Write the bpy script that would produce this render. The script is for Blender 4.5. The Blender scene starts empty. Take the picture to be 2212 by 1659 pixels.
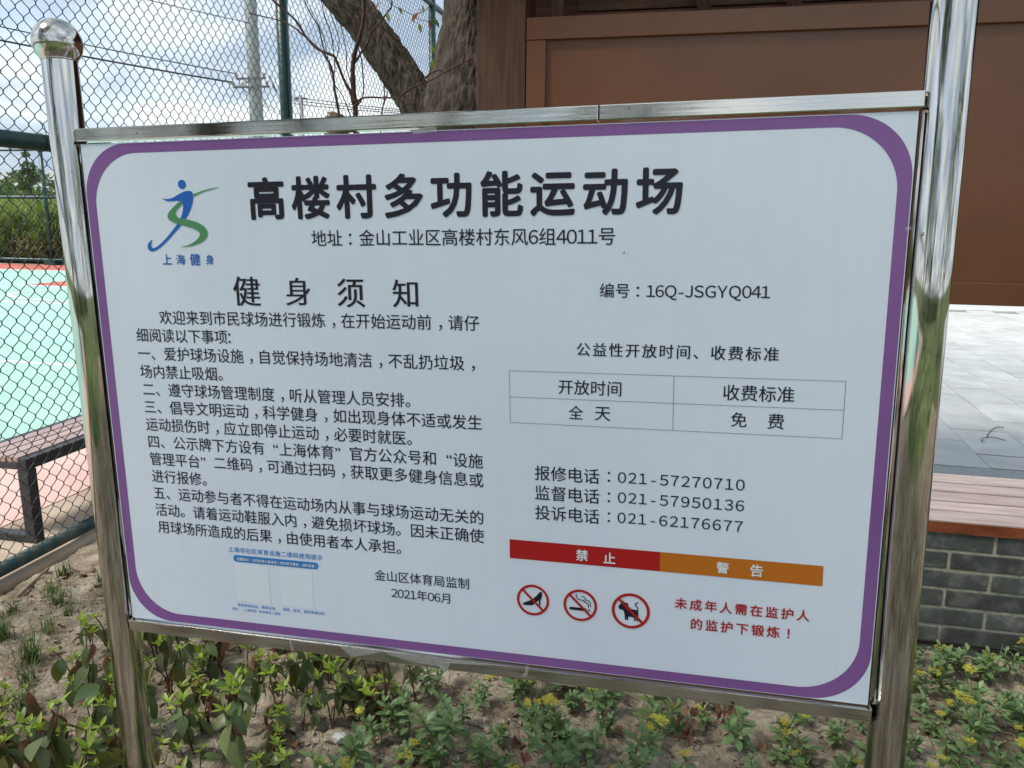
import bpy, bmesh, math, random
from math import sin, cos, pi, radians
from mathutils import Vector, Matrix, noise
from mathutils.geometry import tessellate_polygon
random.seed(7)
SC = bpy.context.scene
COL = SC.collection

# ------------------------------------------------------------------ camera
cam_d = bpy.data.cameras.new('camera')
cam = bpy.data.objects.new('camera', cam_d); COL.objects.link(cam)
cam_d.sensor_width = 36.0; cam_d.lens = 36.0 * 1700 / 2212
cam_d.clip_start = 0.02; cam_d.clip_end = 2000
cam.matrix_world = Matrix(((0.976168, -0.055134, 0.209895, 0),
                           (0.216807, 0.205427, -0.954355, 0),
                           (0.009499, 0.977118, 0.212485, 1.42),
                           (0, 0, 0, 1)))
SC.camera = cam

# ------------------------------------------------------------------ light
SUN_EL, SUN_AZ = radians(55), radians(-124)      # azimuth measured from +Y towards +X: the hazy sun stands high over the court
sun_dir = Vector((sin(SUN_AZ) * cos(SUN_EL), cos(SUN_AZ) * cos(SUN_EL), sin(SUN_EL)))
sd = bpy.data.lights.new('sun', 'SUN'); sd.energy = 2.1; sd.angle = radians(13); sd.color = (1.0, 0.95, 0.87)
so = bpy.data.objects.new('sun', sd); COL.objects.link(so)
so.rotation_euler = sun_dir.to_track_quat('Z', 'Y').to_euler()

W = bpy.data.worlds.new('World'); SC.world = W; W.use_nodes = True
nt = W.node_tree; nt.nodes.clear()
def N(tree, t, **kw):
    n = tree.nodes.new(t)
    for k, v in kw.items(): setattr(n, k, v)
    return n
out = N(nt, 'ShaderNodeOutputWorld'); sky = N(nt, 'ShaderNodeTexSky', sky_type='NISHITA')
sky.sun_disc = False; sky.sun_elevation = SUN_EL; sky.sun_rotation = SUN_AZ
sky.air_density = 1.0; sky.dust_density = 1.5; sky.ozone_density = 1.5
bg = N(nt, 'ShaderNodeBackground'); bg.inputs['Strength'].default_value = 0.11
nt.links.new(sky.outputs[0], bg.inputs['Color'])
geo = N(nt, 'ShaderNodeTexCoord')
sep = N(nt, 'ShaderNodeSeparateXYZ'); nt.links.new(geo.outputs['Generated'], sep.inputs[0])
# clouds lie on a high flat layer: direction / (z + k)
addz = N(nt, 'ShaderNodeMath', operation='MAXIMUM'); nt.links.new(sep.outputs['Z'], addz.inputs[0]); addz.inputs[1].default_value = 0.0
addk = N(nt, 'ShaderNodeMath', operation='ADD'); nt.links.new(addz.outputs[0], addk.inputs[0]); addk.inputs[1].default_value = 0.22
dx = N(nt, 'ShaderNodeMath', operation='DIVIDE'); dy = N(nt, 'ShaderNodeMath', operation='DIVIDE')
nt.links.new(sep.outputs['X'], dx.inputs[0]); nt.links.new(addk.outputs[0], dx.inputs[1])
nt.links.new(sep.outputs['Y'], dy.inputs[0]); nt.links.new(addk.outputs[0], dy.inputs[1])
comb = N(nt, 'ShaderNodeCombineXYZ'); nt.links.new(dx.outputs[0], comb.inputs[0]); nt.links.new(dy.outputs[0], comb.inputs[1])
cn = N(nt, 'ShaderNodeTexNoise'); cn.inputs['Scale'].default_value = 1.15; cn.inputs['Detail'].default_value = 7; cn.inputs['Roughness'].default_value = 0.52
cn.inputs['Distortion'].default_value = 0.35
nt.links.new(comb.outputs[0], cn.inputs['Vector'])
ramp = N(nt, 'ShaderNodeValToRGB'); ramp.color_ramp.elements[0].position = 0.30; ramp.color_ramp.elements[1].position = 0.50
nt.links.new(cn.outputs['Fac'], ramp.inputs[0])
cn2 = N(nt, 'ShaderNodeTexNoise'); cn2.inputs['Scale'].default_value = 1.7; cn2.inputs['Detail'].default_value = 5
off = N(nt, 'ShaderNodeVectorMath', operation='ADD'); off.inputs[1].default_value = (3.3, 1.7, 0)
nt.links.new(comb.outputs[0], off.inputs[0]); nt.links.new(off.outputs[0], cn2.inputs['Vector'])
r2 = N(nt, 'ShaderNodeValToRGB')
r2.color_ramp.elements[0].position = 0.40; r2.color_ramp.elements[0].color = (0.44, 0.55, 0.69, 1)
r2.color_ramp.elements[1].position = 0.60; r2.color_ramp.elements[1].color = (0.93, 0.99, 1.0, 1)
nt.links.new(cn2.outputs['Fac'], r2.inputs[0])
bg2 = N(nt, 'ShaderNodeBackground'); bg2.inputs['Strength'].default_value = 0.62
nt.links.new(r2.outputs[0], bg2.inputs['Color'])
mx = N(nt, 'ShaderNodeMixShader')
nt.links.new(ramp.outputs[0], mx.inputs[0]); nt.links.new(bg.outputs[0], mx.inputs[1]); nt.links.new(bg2.outputs[0], mx.inputs[2])
nt.links.new(mx.outputs[0], out.inputs[0])

SC.view_settings.view_transform = 'Standard'; SC.view_settings.look = 'None'
SC.view_settings.exposure = 0.98; SC.view_settings.gamma = 1.0; SC.view_settings.use_curve_mapping = False

# ------------------------------------------------------------------ helpers
def tag(o, label=None, cat=None, group=None, kind=None):
    if label: o['label'] = label
    if cat: o['category'] = cat
    if group: o['group'] = group
    if kind: o['kind'] = kind
    return o

def empty(name, loc=(0, 0, 0), rz=0.0, parent=None):
    o = bpy.data.objects.new(name, None); COL.objects.link(o)
    o.location = loc; o.rotation_euler = (0, 0, rz); o.empty_display_size = 0.05
    if parent: o.parent = parent
    return o

def link(name, me, parent=None, loc=None):
    o = bpy.data.objects.new(name, me); COL.objects.link(o)
    if parent: o.parent = parent
    if loc is not None: o.location = loc
    return o

def mesh(name, V, F, mat, smooth=False, mats=None, fm=None):
    me = bpy.data.meshes.new(name); me.from_pydata([tuple(v) for v in V], [], F)
    for m in (mats or [mat]): me.materials.append(m)
    if smooth: me.polygons.foreach_set('use_smooth', [True] * len(me.polygons))
    if fm: me.polygons.foreach_set('material_index', fm)
    me.update(); return me

class MB:
    """collects primitives into one mesh"""
    def __init__(s): s.V = []; s.F = []; s.S = []
    def add(s, V, F, smooth=False):
        b = len(s.V); s.V += [tuple(v) for v in V]; s.F += [tuple(i + b for i in f) for f in F]; s.S += [smooth] * len(F)
    def box(s, x0, x1, y0, y1, z0, z1, bev=0.0, M=None):
        if bev <= 0:
            V = [(x, y, z) for z in (z0, z1) for y in (y0, y1) for x in (x0, x1)]
            F = [(0, 2, 3, 1), (4, 5, 7, 6), (0, 1, 5, 4), (2, 6, 7, 3), (0, 4, 6, 2), (1, 3, 7, 5)]
        else:
            bm = bmesh.new(); bmesh.ops.create_cube(bm, size=1)
            for v in bm.verts: v.co = Vector(((x0 + x1) / 2 + v.co.x * (x1 - x0), (y0 + y1) / 2 + v.co.y * (y1 - y0), (z0 + z1) / 2 + v.co.z * (z1 - z0)))
            bmesh.ops.bevel(bm, geom=bm.edges[:], offset=bev, segments=2, affect='EDGES', profile=0.6)
            V = [v.co[:] for v in bm.verts]; F = [tuple(v.index for v in f.verts) for f in bm.faces]; bm.free()
        if M: V = [M @ Vector(v) for v in V]
        s.add(V, F)
    def tube(s, pts, rad, n=8, caps=True, smooth=True):
        pts = [Vector(p) for p in pts]
        if not hasattr(rad, '__len__'): rad = [rad] * len(pts)
        V = []; F = []; up = None
        for i, p in enumerate(pts):
            t = (pts[min(i + 1, len(pts) - 1)] - pts[max(i - 1, 0)]).normalized()
            if up is None:
                a = Vector((0, 0, 1)) if abs(t.z) < 0.9 else Vector((1, 0, 0)); up = t.cross(a).normalized()
            else: up = (up - t * up.dot(t)).normalized()
            w = t.cross(up)
            for k in range(n):
                a = 2 * pi * k / n; V.append(p + (up * cos(a) + w * sin(a)) * rad[i])
        for i in range(len(pts) - 1):
            for k in range(n):
                a = i * n + k; b = i * n + (k + 1) % n; F.append((a, b, b + n, a + n))
        if caps:
            F.append(tuple(range(n))[::-1]); F.append(tuple(range((len(pts) - 1) * n, len(pts) * n)))
        s.add(V, F, smooth)
    def me(s, name, mat):
        me = mesh(name, s.V, s.F, mat); me.polygons.foreach_set('use_smooth', s.S); return me
    def build(s, name, mat, parent=None): return link(name, s.me(name, mat), parent)

def copy_tree(o, parent=None):
    c = o.copy(); COL.objects.link(c)
    if parent is not None: c.parent = parent
    for ch in list(o.children):
        copy_tree(ch, c)
    return c

def catmull(P, closed=True, n=4):
    R = []; L = len(P); rng = L if closed else L - 1
    for i in range(rng):
        p0 = P[(i - 1) % L] if closed or i > 0 else P[0]; p1 = P[i]; p2 = P[(i + 1) % L]; p3 = P[(i + 2) % L] if closed or i + 2 < L else P[-1]
        for k in range(n):
            t = k / n
            R.append(tuple(0.5 * ((2 * b) + (-a + c) * t + (2 * a - 5 * b + 4 * c - d) * t * t + (-a + 3 * b - 3 * c + d) * t ** 3) for a, b, c, d in zip(p0, p1, p2, p3)))
    if not closed: R.append(tuple(P[-1]))
    return R

# ------------------------------------------------------------------ materials
def pbsdf(name, color=(0.5, 0.5, 0.5), rough=0.5, metal=0.0, spec=0.5):
    m = bpy.data.materials.new(name); m.use_nodes = True
    b = m.node_tree.nodes['Principled BSDF']
    b.inputs['Base Color'].default_value = (*color, 1); b.inputs['Roughness'].default_value = rough
    b.inputs['Metallic'].default_value = metal; b.inputs['Specular IOR Level'].default_value = spec
    return m, m.node_tree, b

def noisy(name, c1, c2, scale=5, rough=0.8, bump=0.0, bscale=None, stretch=(1, 1, 1), detail=6, lo=0.35, hi=0.65, coord='Object', spec=0.4, metal=0, c3=None, objrand=0.0, bdist=0.01):
    m, t, b = pbsdf(name, c1, rough, metal, spec)
    tc = N(t, 'ShaderNodeTexCoord'); mp = N(t, 'ShaderNodeMapping'); mp.inputs['Scale'].default_value = stretch
    t.links.new(tc.outputs[coord], mp.inputs[0])
    vec = mp.outputs[0]
    if objrand:
        oi = N(t, 'ShaderNodeObjectInfo'); sc = N(t, 'ShaderNodeVectorMath', operation='SCALE'); sc.inputs['Scale'].default_value = 37.0
        cx = N(t, 'ShaderNodeCombineXYZ')
        for k in range(3): t.links.new(oi.outputs['Random'], cx.inputs[k])
        t.links.new(cx.outputs[0], sc.inputs[0]); av = N(t, 'ShaderNodeVectorMath', operation='ADD')
        t.links.new(vec, av.inputs[0]); t.links.new(sc.outputs[0], av.inputs[1]); vec = av.outputs[0]
    n = N(t, 'ShaderNodeTexNoise'); n.inputs['Scale'].default_value = scale; n.inputs['Detail'].default_value = detail; n.inputs['Roughness'].default_value = 0.6
    t.links.new(vec, n.inputs['Vector'])
    r = N(t, 'ShaderNodeValToRGB'); r.color_ramp.elements[0].position = lo; r.color_ramp.elements[1].position = hi
    r.color_ramp.elements[0].color = (*c1, 1); r.color_ramp.elements[1].color = (*c2, 1)
    if c3: e = r.color_ramp.elements.new((lo + hi) / 2); e.color = (*c3, 1)
    t.links.new(n.outputs['Fac'], r.inputs[0])
    col = r.outputs[0]
    if objrand:
        hs = N(t, 'ShaderNodeHueSaturation'); mr = N(t, 'ShaderNodeMapRange'); mr.inputs['To Min'].default_value = 1 - objrand; mr.inputs['To Max'].default_value = 1 + objrand
        t.links.new(oi.outputs['Random'], mr.inputs[0]); t.links.new(mr.outputs[0], hs.inputs['Value']); mh = N(t, 'ShaderNodeMapRange'); fr = N(t, 'ShaderNodeMath', operation='FRACT'); ml_ = N(t, 'ShaderNodeMath', operation='MULTIPLY'); ml_.inputs[1].default_value = 13.7; t.links.new(oi.outputs['Random'], ml_.inputs[0]); t.links.new(ml_.outputs[0], fr.inputs[0]); t.links.new(fr.outputs[0], mh.inputs[0]); mh.inputs['To Min'].default_value = .5 - objrand * .09; mh.inputs['To Max'].default_value = .5 + objrand * .04; t.links.new(mh.outputs[0], hs.inputs['Hue']); t.links.new(col, hs.inputs['Color']); col = hs.outputs[0]
    t.links.new(col, b.inputs['Base Color'])
    if bump:
        n2 = N(t, 'ShaderNodeTexNoise'); n2.inputs['Scale'].default_value = bscale or scale * 4; n2.inputs['Detail'].default_value = 8
        t.links.new(vec, n2.inputs['Vector'])
        bp = N(t, 'ShaderNodeBump'); bp.inputs['Strength'].default_value = bump; bp.inputs['Distance'].default_value = bdist
        t.links.new(n2.outputs['Fac'], bp.inputs['Height']); t.links.new(bp.outputs[0], b.inputs['Normal'])
    return m

def steel(name, rough=0.055, stretch=(1, 1, 0.012)):
    m, t, b = pbsdf(name, (0.60, 0.58, 0.54), rough, 1.0)
    tc = N(t, 'ShaderNodeTexCoord'); mp = N(t, 'ShaderNodeMapping'); mp.inputs['Scale'].default_value = stretch
    t.links.new(tc.outputs['Object'], mp.inputs[0])
    n = N(t, 'ShaderNodeTexNoise'); n.inputs['Scale'].default_value = 260; n.inputs['Detail'].default_value = 4
    t.links.new(mp.outputs[0], n.inputs['Vector'])
    bp = N(t, 'ShaderNodeBump'); bp.inputs['Strength'].default_value = 0.22; bp.inputs['Distance'].default_value = 0.0006
    t.links.new(n.outputs['Fac'], bp.inputs['Height']); t.links.new(bp.outputs[0], b.inputs['Normal'])
    # grime: dull blotches and little rust freckles
    n2 = N(t, 'ShaderNodeTexNoise'); n2.inputs['Scale'].default_value = 9; n2.inputs['Detail'].default_value = 8; n2.inputs['Roughness'].default_value = 0.7
    t.links.new(tc.outputs['Object'], n2.inputs['Vector'])
    mr = N(t, 'ShaderNodeMapRange'); mr.inputs['From Min'].default_value = 0.45; mr.inputs['From Max'].default_value = 0.75
    mr.inputs['To Min'].default_value = rough; mr.inputs['To Max'].default_value = rough + 0.16
    t.links.new(n2.outputs['Fac'], mr.inputs[0]); t.links.new(mr.outputs[0], b.inputs['Roughness'])
    n3 = N(t, 'ShaderNodeTexNoise'); n3.inputs['Scale'].default_value = 70; n3.inputs['Detail'].default_value = 3
    t.links.new(tc.outputs['Object'], n3.inputs['Vector'])
    r = N(t, 'ShaderNodeValToRGB'); r.color_ramp.elements[0].position = 0.71; r.color_ramp.elements[1].position = 0.77
    r.color_ramp.elements[0].color = (0.60, 0.58, 0.54, 1); r.color_ramp.elements[1].color = (0.22, 0.11, 0.06, 1)
    t.links.new(n3.outputs['Fac'], r.inputs[0]); t.links.new(r.outputs[0], b.inputs['Base Color'])
    return m

def leafmat(name, c1, c2, rough=0.45, trans=0.3, spots=None, rnd=0.25, scale=30):
    m = noisy(name, c1, c2, scale=scale, rough=rough, objrand=rnd, lo=0.3, hi=0.7, c3=None, spec=0.5)
    t = m.node_tree; b = t.nodes['Principled BSDF']; o = t.nodes['Material Output']
    src = b.inputs['Base Color'].links[0].from_socket
    if spots:
        n = N(t, 'ShaderNodeTexNoise'); n.inputs['Scale'].default_value = 45; n.inputs['Detail'].default_value = 2
        t.links.new(t.nodes['Noise Texture'].inputs['Vector'].links[0].from_socket, n.inputs['Vector'])
        r = N(t, 'ShaderNodeValToRGB'); r.color_ramp.elements[0].position = 0.60; r.color_ramp.elements[1].position = 0.68
        r.color_ramp.elements[0].color = (0, 0, 0, 1); r.color_ramp.elements[1].color = (1, 1, 1, 1)
        t.links.new(n.outputs['Fac'], r.inputs[0])
        mx = N(t, 'ShaderNodeMix', data_type='RGBA'); mx.inputs[7].default_value = (*spots, 1)
        t.links.new(r.outputs[0], mx.inputs[0]); t.links.new(src, mx.inputs[6]); src = mx.outputs[2]; t.links.new(src, b.inputs['Base Color'])
    tr = N(t, 'ShaderNodeBsdfTranslucent'); t.links.new(src, tr.inputs['Color'])
    ms = N(t, 'ShaderNodeMixShader'); ms.inputs[0].default_value = trans
    t.links.new(b.outputs[0], ms.inputs[1]); t.links.new(tr.outputs[0], ms.inputs[2]); t.links.new(ms.outputs[0], o.inputs[0])
    return m

def plain(name, c, rough=0.5, metal=0.0, spec=0.5): return pbsdf(name, c, rough, metal, spec)[0]

MT = {}
MT['steel'] = steel('stainless_steel')
MT['steel_rail'] = steel('stainless_rail', stretch=(0.012, 1, 1))
MT['white'] = noisy('sign_white_vinyl', (0.74, 0.80, 0.915), (0.79, 0.85, 0.955), scale=2.6, rough=0.30, lo=0.3, hi=0.7, spec=0.5)
def grime(m, c=(0.42, 0.42, 0.38), amt=.11):
    t = m.node_tree; b = t.nodes['Principled BSDF']; src = b.inputs['Base Color'].links[0].from_socket
    tc = N(t, 'ShaderNodeTexCoord'); mp = N(t, 'ShaderNodeMapping'); mp.inputs['Scale'].default_value = (26, 26, 2.2); t.links.new(tc.outputs['Object'], mp.inputs[0])
    n = N(t, 'ShaderNodeTexNoise'); n.inputs['Scale'].default_value = 1.0; n.inputs['Detail'].default_value = 7; n.inputs['Roughness'].default_value = .7; t.links.new(mp.outputs[0], n.inputs['Vector'])
    r = N(t, 'ShaderNodeMapRange'); r.inputs['From Min'].default_value = .52; r.inputs['From Max'].default_value = .85; r.inputs['To Max'].default_value = amt; t.links.new(n.outputs['Fac'], r.inputs[0])
    mx = N(t, 'ShaderNodeMix', data_type='RGBA'); mx.inputs[7].default_value = (*c, 1); t.links.new(r.outputs[0], mx.inputs[0]); t.links.new(src, mx.inputs[6]); t.links.new(mx.outputs[2], b.inputs['Base Color'])
    n2 = N(t, 'ShaderNodeTexNoise'); n2.inputs['Scale'].default_value = 8; n2.inputs['Detail'].default_value = 8; t.links.new(tc.outputs['Object'], n2.inputs['Vector'])
    r2_ = N(t, 'ShaderNodeMapRange'); r0 = b.inputs['Roughness'].default_value; r2_.inputs['To Min'].default_value = r0 * .75; r2_.inputs['To Max'].default_value = r0 * 1.5
    t.links.new(n2.outputs['Fac'], r2_.inputs[0]); t.links.new(r2_.outputs[0], b.inputs['Roughness'])
grime(MT['white'])
MT['purple'] = noisy('sign_purple_vinyl', (0.225, 0.092, 0.30), (0.26, 0.115, 0.34), scale=4, rough=0.30)
MT['ink'] = plain('sign_black_ink', (0.012, 0.010, 0.022), 0.32)
MT['blue'] = plain('sign_blue_ink', (0.012, 0.13, 0.52), 0.32)
MT['sky_blue'] = plain('sign_pale_blue_ink', (0.03, 0.22, 0.62), 0.32)
MT['green'] = plain('sign_green_ink', (0.085, 0.29, 0.12), 0.32)
MT['red'] = plain('sign_red_ink', (0.46, 0.010, 0.014), 0.32)
MT['orange'] = plain('sign_orange_ink', (0.56, 0.16, 0.012), 0.32)
MT['paper'] = plain('sign_paper_white', (0.80, 0.82, 0.83), 0.32)
MT['patch'] = plain('sign_blank_patch', (0.80, 0.86, 0.94), 0.32)
MT['gap'] = plain('dark_seam', (0.02, 0.015, 0.015), 0.8)
MT['pvc'] = noisy('dark_green_coating', (0.006, 0.030, 0.030), (0.010, 0.055, 0.050), scale=20, rough=0.35, spec=0.5)
MT['pvc_dirty'] = noisy('dusty_green_coating', (0.012, 0.045, 0.048), (0.10, 0.095, 0.07), scale=14, rough=0.55, lo=0.42, hi=0.75, bump=0.2, bscale=80, bdist=0.002)
MT['wire'] = plain('dark_green_wire', (0.008, 0.020, 0.020), 0.4)
MT['brownmetal'] = noisy('brown_painted_metal', (0.125, 0.045, 0.016), (0.165, 0.062, 0.024), scale=1.2, rough=0.30, spec=0.5, bump=0.05, bscale=300, bdist=0.0004)
MT['timber'] = noisy('stained_timber', (0.055, 0.022, 0.012), (0.115, 0.050, 0.026), scale=6, rough=0.6, stretch=(7, 7, 0.6), bump=0.35, bscale=22, bdist=0.004, c3=(0.085, 0.035, 0.019))
MT['timber_x'] = noisy('stained_timber_boards', (0.050, 0.018, 0.010), (0.15, 0.060, 0.025), scale=6, rough=0.6, stretch=(0.7, 7, 7), bump=0.35, bscale=22, bdist=0.004, objrand=0.2)
MT['gapwood'] = plain('unlit_red_brown_board', (0.05, 0.018, 0.009), .8)  # shade of the gaps between slats is put into this colour
MT['slat'] = noisy('weathered_slat', (0.36, 0.27, 0.245), (0.47, 0.395, 0.375), scale=4, rough=0.45, stretch=(1.2, 8, 8), bump=0.2, bscale=30, objrand=0.12, bdist=0.002)
MT['fascia'] = noisy('red_brown_fascia', (0.14, 0.034, 0.010), (0.25, 0.075, 0.026), scale=9, rough=0.5, stretch=(1, 5, 5), bump=0.2, bscale=50, objrand=0.1, bdist=0.002)
MT['brick'] = noisy('dark_grey_brick', (0.050, 0.052, 0.044), (0.145, 0.146, 0.126), scale=14, rough=0.85, bump=0.5, bscale=120, objrand=0.25, bdist=0.002, c3=(0.065, 0.075, 0.070))
MT['mortar'] = noisy('pale_mortar', (0.22, 0.205, 0.155), (0.36, 0.34, 0.27), scale=30, rough=0.95, bump=0.4, bscale=160, bdist=0.003)
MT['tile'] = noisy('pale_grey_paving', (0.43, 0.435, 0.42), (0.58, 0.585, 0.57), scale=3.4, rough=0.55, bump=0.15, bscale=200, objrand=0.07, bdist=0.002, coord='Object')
MT['tilebase'] = noisy('paving_joint_sand', (0.20, 0.19, 0.17), (0.30, 0.29, 0.27), scale=12, rough=0.95)
MT['granite'] = noisy('blue_grey_granite', (0.27, 0.295, 0.295), (0.36, 0.385, 0.38), scale=60, rough=0.6)
MT['mint'] = noisy('mint_court_coating', (0.32, 0.55, 0.47), (0.39, 0.61, 0.53), scale=1.5, rough=0.7, bump=0.1, bscale=300, bdist=0.001)
MT['pink'] = noisy('pink_court_coating', (0.58, 0.38, 0.34), (0.72, 0.51, 0.46), scale=1.2, rough=0.75, lo=0.3, hi=0.7, bump=0.1, bscale=300, bdist=0.001)
MT['redcourt'] = noisy('red_court_coating', (0.48, 0.13, 0.10), (0.56, 0.17, 0.13), scale=1.5, rough=0.75)
MT['line'] = noisy('white_court_paint', (0.62, 0.66, 0.64), (0.78, 0.80, 0.79), scale=8, rough=0.7)
MT['concrete'] = noisy('sandy_concrete', (0.33, 0.26, 0.19), (0.52, 0.43, 0.34), scale=2.5, rough=0.9, bump=0.4, bscale=60, bdist=0.004)
MT['earth'] = noisy('open_grassland', (0.050, 0.080, 0.022), (0.10, 0.12, 0.045), scale=0.7, rough=0.95)
MT['lawn'] = noisy('mown_lawn', (0.035, 0.065, 0.015), (0.16, 0.19, 0.08), scale=1.1, rough=0.95, lo=.4, hi=.62)
MT['bark'] = noisy('rough_bark', (0.034, 0.026, 0.020), (0.130, 0.102, 0.078), scale=14, rough=0.92, stretch=(2.2, 2.2, 0.5), bump=0.9, bscale=30, bdist=0.02, c3=(0.078, 0.062, 0.048))
MT['barktwig'] = noisy('red_brown_twig', (0.035, 0.014, 0.011), (0.085, 0.035, 0.027), scale=30, rough=0.7)
MT['cut'] = noisy('old_cut_wood', (0.12, 0.09, 0.06), (0.26, 0.2, 0.14), scale=40, rough=0.9, bump=0.5)
MT['polec'] = noisy('pole_concrete', (0.25, 0.26, 0.26), (0.35, 0.36, 0.36), scale=6, rough=0.8)
MT['galv'] = plain('dull_galvanised', (0.12, 0.12, 0.125), 0.6)
MT['dark'] = plain('dark_metal', (0.03, 0.03, 0.033), 0.45)
MT['benchframe'] = noisy('black_bench_steel', (0.018, 0.018, 0.022), (0.04, 0.04, 0.045), scale=18, rough=0.38)
MT['benchslat'] = noisy('bench_wood_slat', (0.32, 0.20, 0.17), (0.45, 0.31, 0.27), scale=8, rough=0.28, stretch=(8, 1, 8), objrand=0.1, spec=0.8)
MT['grass'] = leafmat('grass_blade_green', (0.055, 0.115, 0.020), (0.13, 0.20, 0.045), trans=0.3)
MT['hang'] = leafmat('mature_leaf_green', (0.070, 0.125, 0.036), (0.155, 0.210, 0.085), rough=0.38, trans=0.28, spots=(0.17, 0.10, 0.035), rnd=0.45)
MT['hangy'] = leafmat('yellowing_leaf', (0.10, 0.15, 0.02), (0.17, 0.14, 0.03), rough=0.4, trans=0.35, spots=(0.20, 0.06, 0.02), rnd=0.3)
MT['tip'] = leafmat('young_leaf_yellow_green', (0.20, 0.33, 0.03), (0.36, 0.48, 0.06), rough=0.4, trans=0.4, rnd=0.2)
MT['sedum'] = leafmat('stonecrop_leaf', (0.105, 0.180, 0.062), (0.185, 0.285, 0.120), rough=0.42, trans=0.15, rnd=0.3)
MT['flower'] = leafmat('yellow_flower', (0.50, 0.46, 0.035), (0.62, 0.55, 0.08), rough=0.6, trans=0.2, rnd=0.15)
MT['stemg'] = noisy('pale_green_stem', (0.16, 0.22, 0.06), (0.22, 0.27, 0.09), scale=30, rough=0.6)
MT['stemb'] = noisy('red_brown_stem', (0.055, 0.025, 0.018), (0.12, 0.055, 0.035), scale=30, rough=0.6)
MT['dead'] = leafmat('dry_leaf_brown', (0.13, 0.055, 0.028), (0.32, 0.17, 0.095), rough=0.7, trans=0.12, rnd=0.22, scale=18)
MT['litter'] = noisy('dry_litter', (0.12, 0.06, 0.035), (0.50, 0.40, 0.27), scale=23, rough=0.85, lo=.38, hi=.62)
MT['stick'] = noisy('bleached_stick', (0.20, 0.145, 0.10), (0.34, 0.27, 0.20), scale=25, rough=0.85, bump=0.3)
MT['stone'] = noisy('white_stone', (0.42, 0.44, 0.42), (0.55, 0.56, 0.54), scale=16, rough=0.8, bump=0.3)
MT['crown'] = leafmat('tree_leaf', (0.030, 0.075, 0.014), (0.085, 0.14, 0.032), rough=0.5, trans=0.35, rnd=0.1, scale=2)
MT['farleaf'] = leafmat('far_tree_leaf', (0.085, 0.15, 0.050), (0.19, 0.27, 0.095), rough=0.6, trans=0.45, rnd=0.1, scale=0.35)
MT['corn'] = leafmat('maize_leaf', (0.13, 0.22, 0.035), (0.30, 0.38, 0.09), rough=0.5, trans=0.45, rnd=0.1, scale=1.5)
MT['corndry'] = leafmat('dry_maize_leaf', (0.20, 0.14, 0.06), (0.30, 0.24, 0.11), rough=0.7, trans=0.2, rnd=0.1, scale=1.5)
MT['tape'] = None
m, t, b = pbsdf('torn_film', (0.75, 0.76, 0.76), 0.35); b.inputs['Alpha'].default_value = 0.28; MT['tape'] = m

# soil: cracked dry clay, finer relief than the mesh carries
def soilmat():
    m, t, b = pbsdf('dry_clay_soil', (0.3, 0.22, 0.15), 0.95, 0, 0.2)
    tc = N(t, 'ShaderNodeTexCoord')
    n = N(t, 'ShaderNodeTexNoise'); n.inputs['Scale'].default_value = 5.5; n.inputs['Detail'].default_value = 9; n.inputs['Roughness'].default_value = 0.65
    t.links.new(tc.outputs['Object'], n.inputs['Vector'])
    r = N(t, 'ShaderNodeValToRGB'); e = r.color_ramp.elements
    e[0].position = 0.33; e[0].color = (0.13, 0.090, 0.058, 1); e[1].position = 0.66; e[1].color = (0.43, 0.375, 0.29, 1)
    k = e.new(0.48); k.color = (0.26, 0.215, 0.158, 1)
    t.links.new(n.outputs['Fac'], r.inputs[0]); t.links.new(r.outputs[0], b.inputs['Base Color'])
    v = N(t, 'ShaderNodeTexVoronoi', feature='DISTANCE_TO_EDGE'); v.inputs['Scale'].default_value = 30
    wn = N(t, 'ShaderNodeTexNoise'); wn.inputs['Scale'].default_value = 14
    t.links.new(tc.outputs['Object'], wn.inputs['Vector'])
    ad = N(t, 'ShaderNodeVectorMath', operation='MULTIPLY_ADD'); ad.inputs[1].default_value = (0.06, 0.06, 0.06)
    t.links.new(wn.outputs['Color'], ad.inputs[0]); t.links.new(tc.outputs['Object'], ad.inputs[2]); t.links.new(ad.outputs[0], v.inputs['Vector'])
    cr = N(t, 'ShaderNodeMapRange'); cr.inputs['From Max'].default_value = 0.10; t.links.new(v.outputs['Distance'], cr.inputs[0])
    n2 = N(t, 'ShaderNodeTexNoise'); n2.inputs['Scale'].default_value = 90; n2.inputs['Detail'].default_value = 6
    t.links.new(tc.outputs['Object'], n2.inputs['Vector'])
    sm = N(t, 'ShaderNodeMath', operation='ADD'); ml = N(t, 'ShaderNodeMath', operation='MULTIPLY'); ml.inputs[1].default_value = 0.45
    t.links.new(cr.outputs[0], ml.inputs[0]); t.links.new(ml.outputs[0], sm.inputs[0]); t.links.new(n2.outputs['Fac'], sm.inputs[1])
    bp = N(t, 'ShaderNodeBump'); bp.inputs['Strength'].default_value = 0.8; bp.inputs['Distance'].default_value = 0.008
    t.links.new(sm.outputs[0], bp.inputs['Height']); t.links.new(bp.outputs[0], b.inputs['Normal'])
    return m
MT['soil'] = soilmat()

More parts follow.
